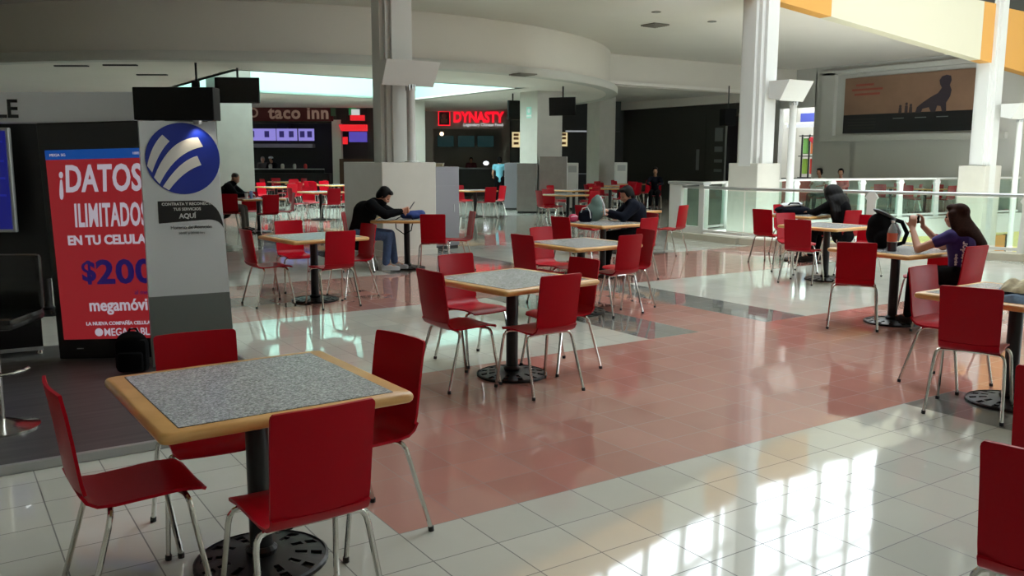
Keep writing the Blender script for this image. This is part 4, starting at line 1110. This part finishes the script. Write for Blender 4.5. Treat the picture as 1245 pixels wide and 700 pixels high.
# the man in black at the near-middle table: bent over the phone in both hands
CH_MAN = (5.30, 11.97)
J = sit(.20, .34, 1.105, dict(ell=(-.23, .42, .84), elr=(.22, .38, .84), wrl=(-.06, .62, .88), wrr=(.05, .60, .89)), neck=(0, .21, 1.02), chest=(0, .05, .86),
        shl=(-.17, .17, .98), shr=(.17, .17, .98), knr=(.10, .40, .53), anr=(.10, .36, .10), anl=(-.10, .46, .10))
person('man in a black jacket and jeans bent over a phone at a table', (*CH_MAN, 0), CR-PI/2, J, M['jacket'], M['denim'], M['hair'], shoes=mat('pale_trainers', (196, 196, 198), .6), vox=.012, hp=-.7, curl=.9, bulk=1.28, handn=dict(l=(.8, .3, .2), r=(-.8, .3, .2)))
def local(loc, rz, p): return Matrix.Translation((*loc, 0)) @ Matrix.Rotation(rz, 4, 'Z') @ Vector(p)
ph = obj('phone', box(NB(), (0, 0, 0), (.072, .009, .145), bev=.003), M['black'], None, local(CH_MAN, CR-PI/2, (0, .74, .96)), (-.6, 0, CR-PI/2)); tag(ph, 'dark phone in the hands of the man in the black jacket', 'phone')
obj('screen', box(NB(), (0, -.006, 0), (.064, .002, .13)), emis('phone_glow', (150, 160, 175), .5), ph)
# hunched man at the left pillar
J = sit(.16, .26, 1.19, dict(ell=(-.24, .34, .83), elr=(.24, .34, .83), wrl=(-.08, .55, .84), wrr=(.10, .56, .84)), neck=(0, .14, 1.07))
person('man in a black top and grey trousers hunched at a table before the left pillar', (5.52, 19.9, 0), CR-PI/2, J, M['jacket'], M['greycloth'], mat('shaved_hair', (70, 58, 52), .6), skin=M['skin_d'], vox=.018, hp=-.5, hair='shaved', curl=.9, bulk=1.35)
bt = obj('drink_can', lathe(NB(), [(0, 0), (.03, 0), (.034, .01), (.034, .15), (.03, .165), (0, .165)], 16), mat('pale_blue_can', (120, 140, 190), .35), None, (5.98, 19.45, TZ), smooth=True); tag(bt, 'pale blue can on the table of the hunched man', 'can'); obj('lid', lathe(NB(), [(0, .165), (.03, .165), (.028, .172), (0, .168)], 16), M['alu'], bt)
bt = obj('paper_cup', lathe(NB(), [(0, 0), (.03, 0), (.042, .12), (.038, .12), (.028, .01), (0, .01)], 16), M['white'], None, (5.86, 19.40, TZ), smooth=True); tag(bt, 'white paper cup beside the pale blue can', 'cup')
bt = obj('wallet', box(NB(), (0, 0, .02), (.16, .1, .04), bev=.012), M['jacket'], None, (6.25, 19.30, TZ)); tag(bt, 'small black pouch on the table of the hunched man', 'pouch')
# woman with long black hair at the far right table, bent over a book
J = sit(.10, .20, 1.11, dict(ell=(-.26, .30, .82), elr=(.26, .28, .82), wrl=(-.10, .52, .81), wrr=(.12, .50, .81)), neck=(0, .10, 1.01), hairback=(0, .02, .02))
person('woman in black with long black hair bent over a table by the railing', (12.02, 8.66, 0), math.radians(8), J, M['jacket'], M['jacket'], M['hair'], vox=.016, hp=-.45, hair='long', female=True, bulk=1.2, hairvol=1.7)
# woman in purple photographing with a phone
GL, GR = (8.19, 4.56), math.radians(-6)
J = sit(.05, .08, 1.11, dict(ell=(-.30, .24, .80), elr=(.14, .30, .80), wrl=(-.20, .40, .99), wrr=(-.03, .41, 1.0)), neck=(0, .03, .99), sw=.15, hairback=(.045, .0, .03), hal=(.12, .05, 1), har=(-.12, .05, 1))
_, shirt, _ = person('woman in a purple T-shirt with long dark hair holding up a phone', (*GL, 0), GR, J, M['purple'], M['jacket'], M['hairb'], vox=.011, sleeve='short', hair='long', female=True, hp=-.05, hy=.25, hairvol=1.02, curl=1.0, handn=dict(l=(.8, .5, 0), r=(-.8, .5, 0)))
text('shirt_print', 'notador', .1, M['wcloth'], shirt, (-.122, -.112, .775), (PI/2, -PI/2, -1.05), off=.002, ext=.006, fit=(.24, .06), label='white lettering up the back of the shirt')
text('shirt_print', 'equipo', .05, M['wcloth'], shirt, (-.148, -.058, .72), (PI/2, -PI/2, -1.3), off=.001, ext=.006, fit=(.11, .034))
ph = obj('phone', box(NB(), (0, 0, 0), (.15, .012, .075), bev=.004), M['black'], None, local(GL, GR, (-.115, .45, 1.065)), (0, 0, GR)); tag(ph, 'dark phone held up by the woman in purple', 'phone')
obj('lens', lathe(NB(), [(0, 0), (.012, 0), (.012, .006), (0, .006)], 12), M['chrome'], ph, (.05, .008, .015), (-PI/2, 0, 0))
wr = obj('bracelet', lathe(NB(), [(.033, -.009), (.036, 0), (.033, .009), (.030, 0), (.033, -.009)], 16), mat('brass', (170, 140, 70), .3, .8), None, local(GL, GR, (-.207, .385, .955)), (0, .25, GR)); tag(wr, 'thin metal bracelet on the wrist of the woman in purple', 'bracelet')
# standing woman in light blue in front of the neon sign shop
p = at(607, 31.5)
J = dict(hip=(0, 0, .93), chest=(0, .0, 1.25), neck=(0, .0, 1.42), head=(0, .03, 1.56), knl=(-.09, .02, .50), knr=(.09, .0, .50), anl=(-.09, 0, .09), anr=(.09, -.02, .09), shl=(-.18, 0, 1.37), shr=(.18, 0, 1.37), ell=(-.24, .02, 1.1), elr=(.24, .02, 1.1), wrl=(-.2, .18, .98), wrr=(.2, .18, .98))
person('person in a light blue shirt standing with their back to us under the neon sign', (*p, 0), CR+.1, J, M['lblue'], M['jacket'], M['hair'], vox=.02, sleeve='short', female=True)
# dark hooded person at the backpack table
J = sit(.08, .15, 1.13, dict(ell=(-.26, .24, .82), elr=(.26, .24, .82), wrl=(-.12, .42, .90), wrr=(.10, .42, .84)), neck=(0, .07, 1.03))
person('person in a dark navy jacket sitting at the table with the backpacks', (8.60, 9.66, 0), math.radians(60), J, M['navy'], M['jacket'], M['hair'], vox=.015, hp=-.4, hy=.3, bulk=1.25, hair='short')
# people beyond the void
def far_sitter(label, x, d, top, fac, sl='long', short=None):
    p = at(x, d); J = sit(.03, .06, 1.24, dict(ell=(-.24, .14, .84), elr=(.24, .14, .84), wrl=(-.12, .36, .80), wrr=(.12, .36, .80)))
    person(label, (*p, 0), fac, J, top, M['jacket'], M['hair'], skin=M['skin_d'], vox=.025, hands=False, sleeve=sl)
    chair(p[0], p[1], math.degrees(fac)+90, 'red chair under the '+(short or label.split(' across')[0]))
far_sitter('person in a white shirt across the void, left of the other', 994, 27.6, M['wcloth'], CR+2.2, 'short')
far_sitter('person in a red top across the void, right of the other', 1019, 27.0, M['redcloth'], CR+2.6)
far_sitter('person in dark clothes sitting deep in the shadow by the dark shopfront', 795, 29.0, M['navy'], CR+2.9, short='person in dark clothes by the dark shopfront')
# cooks behind the taco counter
J = dict(hip=(0, 0, .93), chest=(0, .04, 1.25), neck=(0, .06, 1.42), head=(0, .10, 1.55), knl=(-.09, .02, .5), knr=(.09, 0, .5), anl=(-.09, 0, .09), anr=(.09, 0, .09), shl=(-.18, .05, 1.37), shr=(.18, .05, 1.37), ell=(-.24, .12, 1.12), elr=(.24, .12, 1.12), wrl=(-.12, .32, 1.12), wrr=(.12, .32, 1.12))
p = at(334, 37.4); t, _, HMx = person('cook in dark clothes with a white cap behind the taco counter', (*p, 0), CR+PI-.3, J, M['jacket'], M['jacket'], M['hair'], vox=.025, hands=False, hp=-.3)
bm = NB(); ell(bm, HMx @ Vector((0, -.01, .09)), (.1, .11, .06), seg=12); obj('cap', bm, M['wcloth'], t, smooth=True)
p = at(322, 38.2); person('second cook in a grey top left behind the taco counter', (*p, 0), CR+PI+.4, J, M['greycloth'], M['jacket'], mat('pale_cap', (150, 140, 130), .7), vox=.025, hands=False)
p = at(573, 40.6); person('worker in a maroon top inside the neon sign shop', (*p, 0), CR+PI, J, mat('maroon_cloth', (90, 34, 40), .8), M['jacket'], M['hair'], vox=.025, hands=False)

# ================================================================== THINGS ON TABLES
# blue bag in front of the man
b = thing('duffel_bag', 'blue bag lying on the table in front of the man in black', 'bag', (6.02, 11.72, TZ), CR)
bm = NB(); cap(bm, (-.14, 0, .06), (.12, 0, .07), .058, .066); ell(bm, (.0, .02, .06), (.17, .12, .06)); merged('body', bm, M['bluebag'], b, .012, 3)
obj('strap', tube(NB(), [(-.16, -.05, .05), (-.24, -.22, .0), (-.22, -.30, -.12), (-.10, -.33, -.2), (.0, -.30, -.15), (.02, -.2, .0), (-.05, -.06, .06)], .008, 6), M['jacket'], b)
# black backpack and bottle on the soda table
b = thing('backpack', 'black backpack standing open on the soda bottle table', 'bag', (8.10, 5.36, TZ), -.7)
bm = NB(); ell(bm, (0, 0, .15), (.15, .11, .16)); ell(bm, (-.03, 0, .24), (.11, .09, .12)); ell(bm, (.02, -.1, .1), (.11, .06, .09)); merged('body', bm, M['jacket'], b, .012, 3)
bm = NB(); ell(bm, (.02, -.02, .345), (.13, .05, .028), (0, .45, 0)); obj('flap', bm, M['black'], b, smooth=True)
obj('shoulder_strap', tube(NB(), [(.1, .02, .3), (.2, 0, .27), (.25, -.02, .16), (.22, -.02, .06), (.14, 0, .03)], .022, 8), M['jacket'], b, smooth=True)
obj('shoulder_strap', tube(NB(), [(.08, .06, .3), (.16, .08, .24), (.19, .08, .12), (.13, .06, .03)], .02, 8), M['jacket'], b, smooth=True)
obj('pale_lining', tube(NB(), [(.13, -.06, .26), (.17, -.07, .17), (.15, -.07, .08)], .014, 6), M['lightgrey'], b, smooth=True)
b = thing('soda_bottle', 'clear plastic soda bottle with an orange label in front of the black backpack', 'bottle', (7.90, 5.10, TZ))
PB = mat('bottle_plastic', (150, 160, 160), .12, spec=.6)
obj('body', lathe(NB(), [(0, 0), (.04, 0), (.046, .012), (.046, .19), (.040, .225), (.022, .262), (.014, .278), (.014, .29), (0, .29)], 20), PB, b, smooth=True)
obj('drink', lathe(NB(), [(.0465, .006), (.0472, .01), (.0472, .09), (.0465, .094)], 20), mat('dark_drink', (50, 42, 44), .2), b)
obj('label', lathe(NB(), [(.0468, .1), (.0476, .1), (.0476, .185), (.0468, .185)], 20), mat('orange_label', (206, 96, 70), .5), b, label='orange label')
obj('cap', lathe(NB(), [(0, .285), (.017, .285), (.017, .305), (0, .305)], 16), M['wcloth'], b)
# folded clothes at the right edge
b = thing('folded_clothes', 'heap of folded blue jeans and beige cloth on the table at the right edge', 'clothes', (6.02, 2.86, TZ), .3)
def cloth(name, x, y, z, sx, sy, h, m, sd):
    r = random.Random(sd); bm = bmesh.new(); n = 18; g = []
    for i in range(n+1):
        g.append([]);
        for j in range(n+1):
            u, v = i/n*2-1, j/n*2-1; e = max(0, (1-u**4)*(1-v**4)); q = math.sqrt(e)
            zz = h*q*(.75+.2*math.sin(u*5+sd)+.15*math.sin(v*7+u*3+sd*2))
            g[-1].append(bm.verts.new((x+u*sx*(1+.07*math.sin(v*4+sd)), y+v*sy*(1+.07*math.sin(u*5+sd)), z+max(0, zz))))
    for i in range(n):
        for j in range(n): bm.faces.new((g[i][j], g[i+1][j], g[i+1][j+1], g[i][j+1]))
    rr = [g[i][0] for i in range(n+1)]+[g[n][j] for j in range(1, n+1)]+[g[i][n] for i in range(n-1, -1, -1)]+[g[0][j] for j in range(n-1, 0, -1)]
    bm.faces.new(rr[::-1]); return obj(name, bm, m, b, smooth=True)
cloth('jeans', 0, 0, 0, .30, .2, .075, mat('faded_denim', (92, 112, 134), .85, noise=.2, nscale=25), 1)
cloth('beige_shirt', -.02, .05, .055, .2, .11, .07, mat('beige_knit', (168, 154, 122), .85, noise=.25, nscale=30), 2.4)
cloth('white_cloth', .05, -.26, 0, .16, .07, .035, M['wcloth'], 4.1)
# jacket on the cut chair, grey tote stuff on the backpack table
jk = thing('jacket', 'pale grey jacket hung over the chair cut by the right edge', 'jacket', (3.82, 1.62, 0), math.radians(-70))
b = jk
bm = NB()
box(bm, (.06, -.268, .63), (.25, .035, .40), bev=.015); box(bm, (.07, -.225, .72), (.24, .03, .26), bev=.012); tube(bm, [(-.05, -.25, .845), (.05, -.25, .872), (.17, -.25, .868)], .03, 10)
for sx in (1,):
    tube(bm, [(sx*.15, -.25, .86), (sx*.2, -.275, .80), (sx*.215, -.285, .66), (sx*.2, -.28, .50), (sx*.195, -.275, .43)], [.035, .045, .042, .038, .034], 10)
    tube(bm, [(sx*.09, -.287, .86), (sx*.1, -.29, .66), (sx*.085, -.287, .46)], .012, 8)
merged('cloth', bm, mat('pale_knit', (170, 180, 192), .85, noise=.15, nscale=50), jk, .011, 4)
obj('collar', tube(NB(), [(-.03, -.285, .84), (.05, -.292, .85), (.13, -.285, .85)], .018, 8), mat('pale_knit_trim', (150, 160, 175), .85), jk, smooth=True)
b = thing('backpack', 'grey-green pointed backpack standing on the far side of the table', 'bag', (8.02, 9.92, TZ), CR)
bm = NB(); ell(bm, (0, 0, .13), (.14, .09, .14)); ell(bm, (.03, 0, .24), (.09, .07, .12)); ell(bm, (.05, 0, .32), (.05, .045, .07)); merged('body', bm, M['greenbag'], b, .014, 3)
obj('pale_strap', tube(NB(), [(.08, -.07, .36), (.13, -.1, .24), (.15, -.11, .1)], .012, 6), M['lightgrey'], b, smooth=True)
b = thing('shoulder_bag', 'small black bag with a pale strap left of the grey-green backpack', 'bag', (7.80, 9.84, TZ), CR)
bm = NB(); box(bm, (0, 0, .08), (.2, .1, .16), bev=.04); ell(bm, (0, 0, .13), (.1, .06, .05)); merged('body', bm, M['navy'], b, .014, 3)
obj('pale_strap', tube(NB(), [(-.07, -.055, .14), (-.05, -.07, .2), (.02, -.07, .22), (.06, -.055, .15), (.07, -.06, .06)], .007, 6), M['lightgrey'], b, smooth=True)
bm = NB(); ell(bm, (0, 0, .06), (.075, .06, .06)); b = obj('pouch', bm, mat('pink_cloth', (176, 36, 84), .3), None, (7.64, 9.92, TZ), smooth=True); tag(b, 'round pink-red pouch at the left of the bags on the table', 'pouch'); obj('zip', tube(NB(), [(-.06, -.03, .08), (0, -.06, .09), (.06, -.03, .08)], .006, 6), M['wcloth'], b)
b = thing('shoulder_bag', 'dark bag with white papers on top on the table of the black haired woman', 'bag', (11.78, 9.42, TZ), CR)
bm = NB(); ell(bm, (0, 0, .075), (.3, .17, .08)); box(bm, (0, 0, .06), (.46, .26, .1)); merged('body', bm, M['navy'], b, .014, 3)
obj('handle', tube(NB(), [(-.12, -.1, .14), (-.08, -.12, .19), (.06, -.12, .19), (.1, -.1, .14)], .012, 6), M['jacket'], b)
b = obj('papers', box(NB(), (0, 0, 0), (.3, .2, .02), bev=.004), M['wcloth'], None, (11.74, 9.42, TZ+.165), (.12, -.1, CR)); tag(b, 'white papers lying on the dark bag by the black haired woman', 'paper'); obj('sheet', box(NB(), (.02, .01, .013), (.28, .19, .004)), M['lightgrey'], b)

# ================================================================== LIGHT
w = bpy.data.worlds.new('sky'); SC.world = w; w.use_nodes = True
bgn = w.node_tree.nodes['Background']; bgn.inputs[0].default_value = (.86, .95, 1.0, 1); bgn.inputs[1].default_value = 8.0
SC.view_settings.view_transform = 'Standard'; SC.view_settings.look = 'None'; SC.view_settings.gamma = 1; SC.view_settings.exposure = 0.2
SC.view_settings.use_curve_mapping = False
SC.cycles.use_denoising = True
try: SC.cycles.denoiser = 'OPENIMAGEDENOISE'
except Exception: pass
SC.cycles.max_bounces = 8; SC.cycles.diffuse_bounces = 5; SC.cycles.glossy_bounces = 4; SC.cycles.transparent_max_bounces = 12
SC.cycles.sample_clamp_indirect = 6; SC.cycles.caustics_reflective = False; SC.cycles.caustics_refractive = False
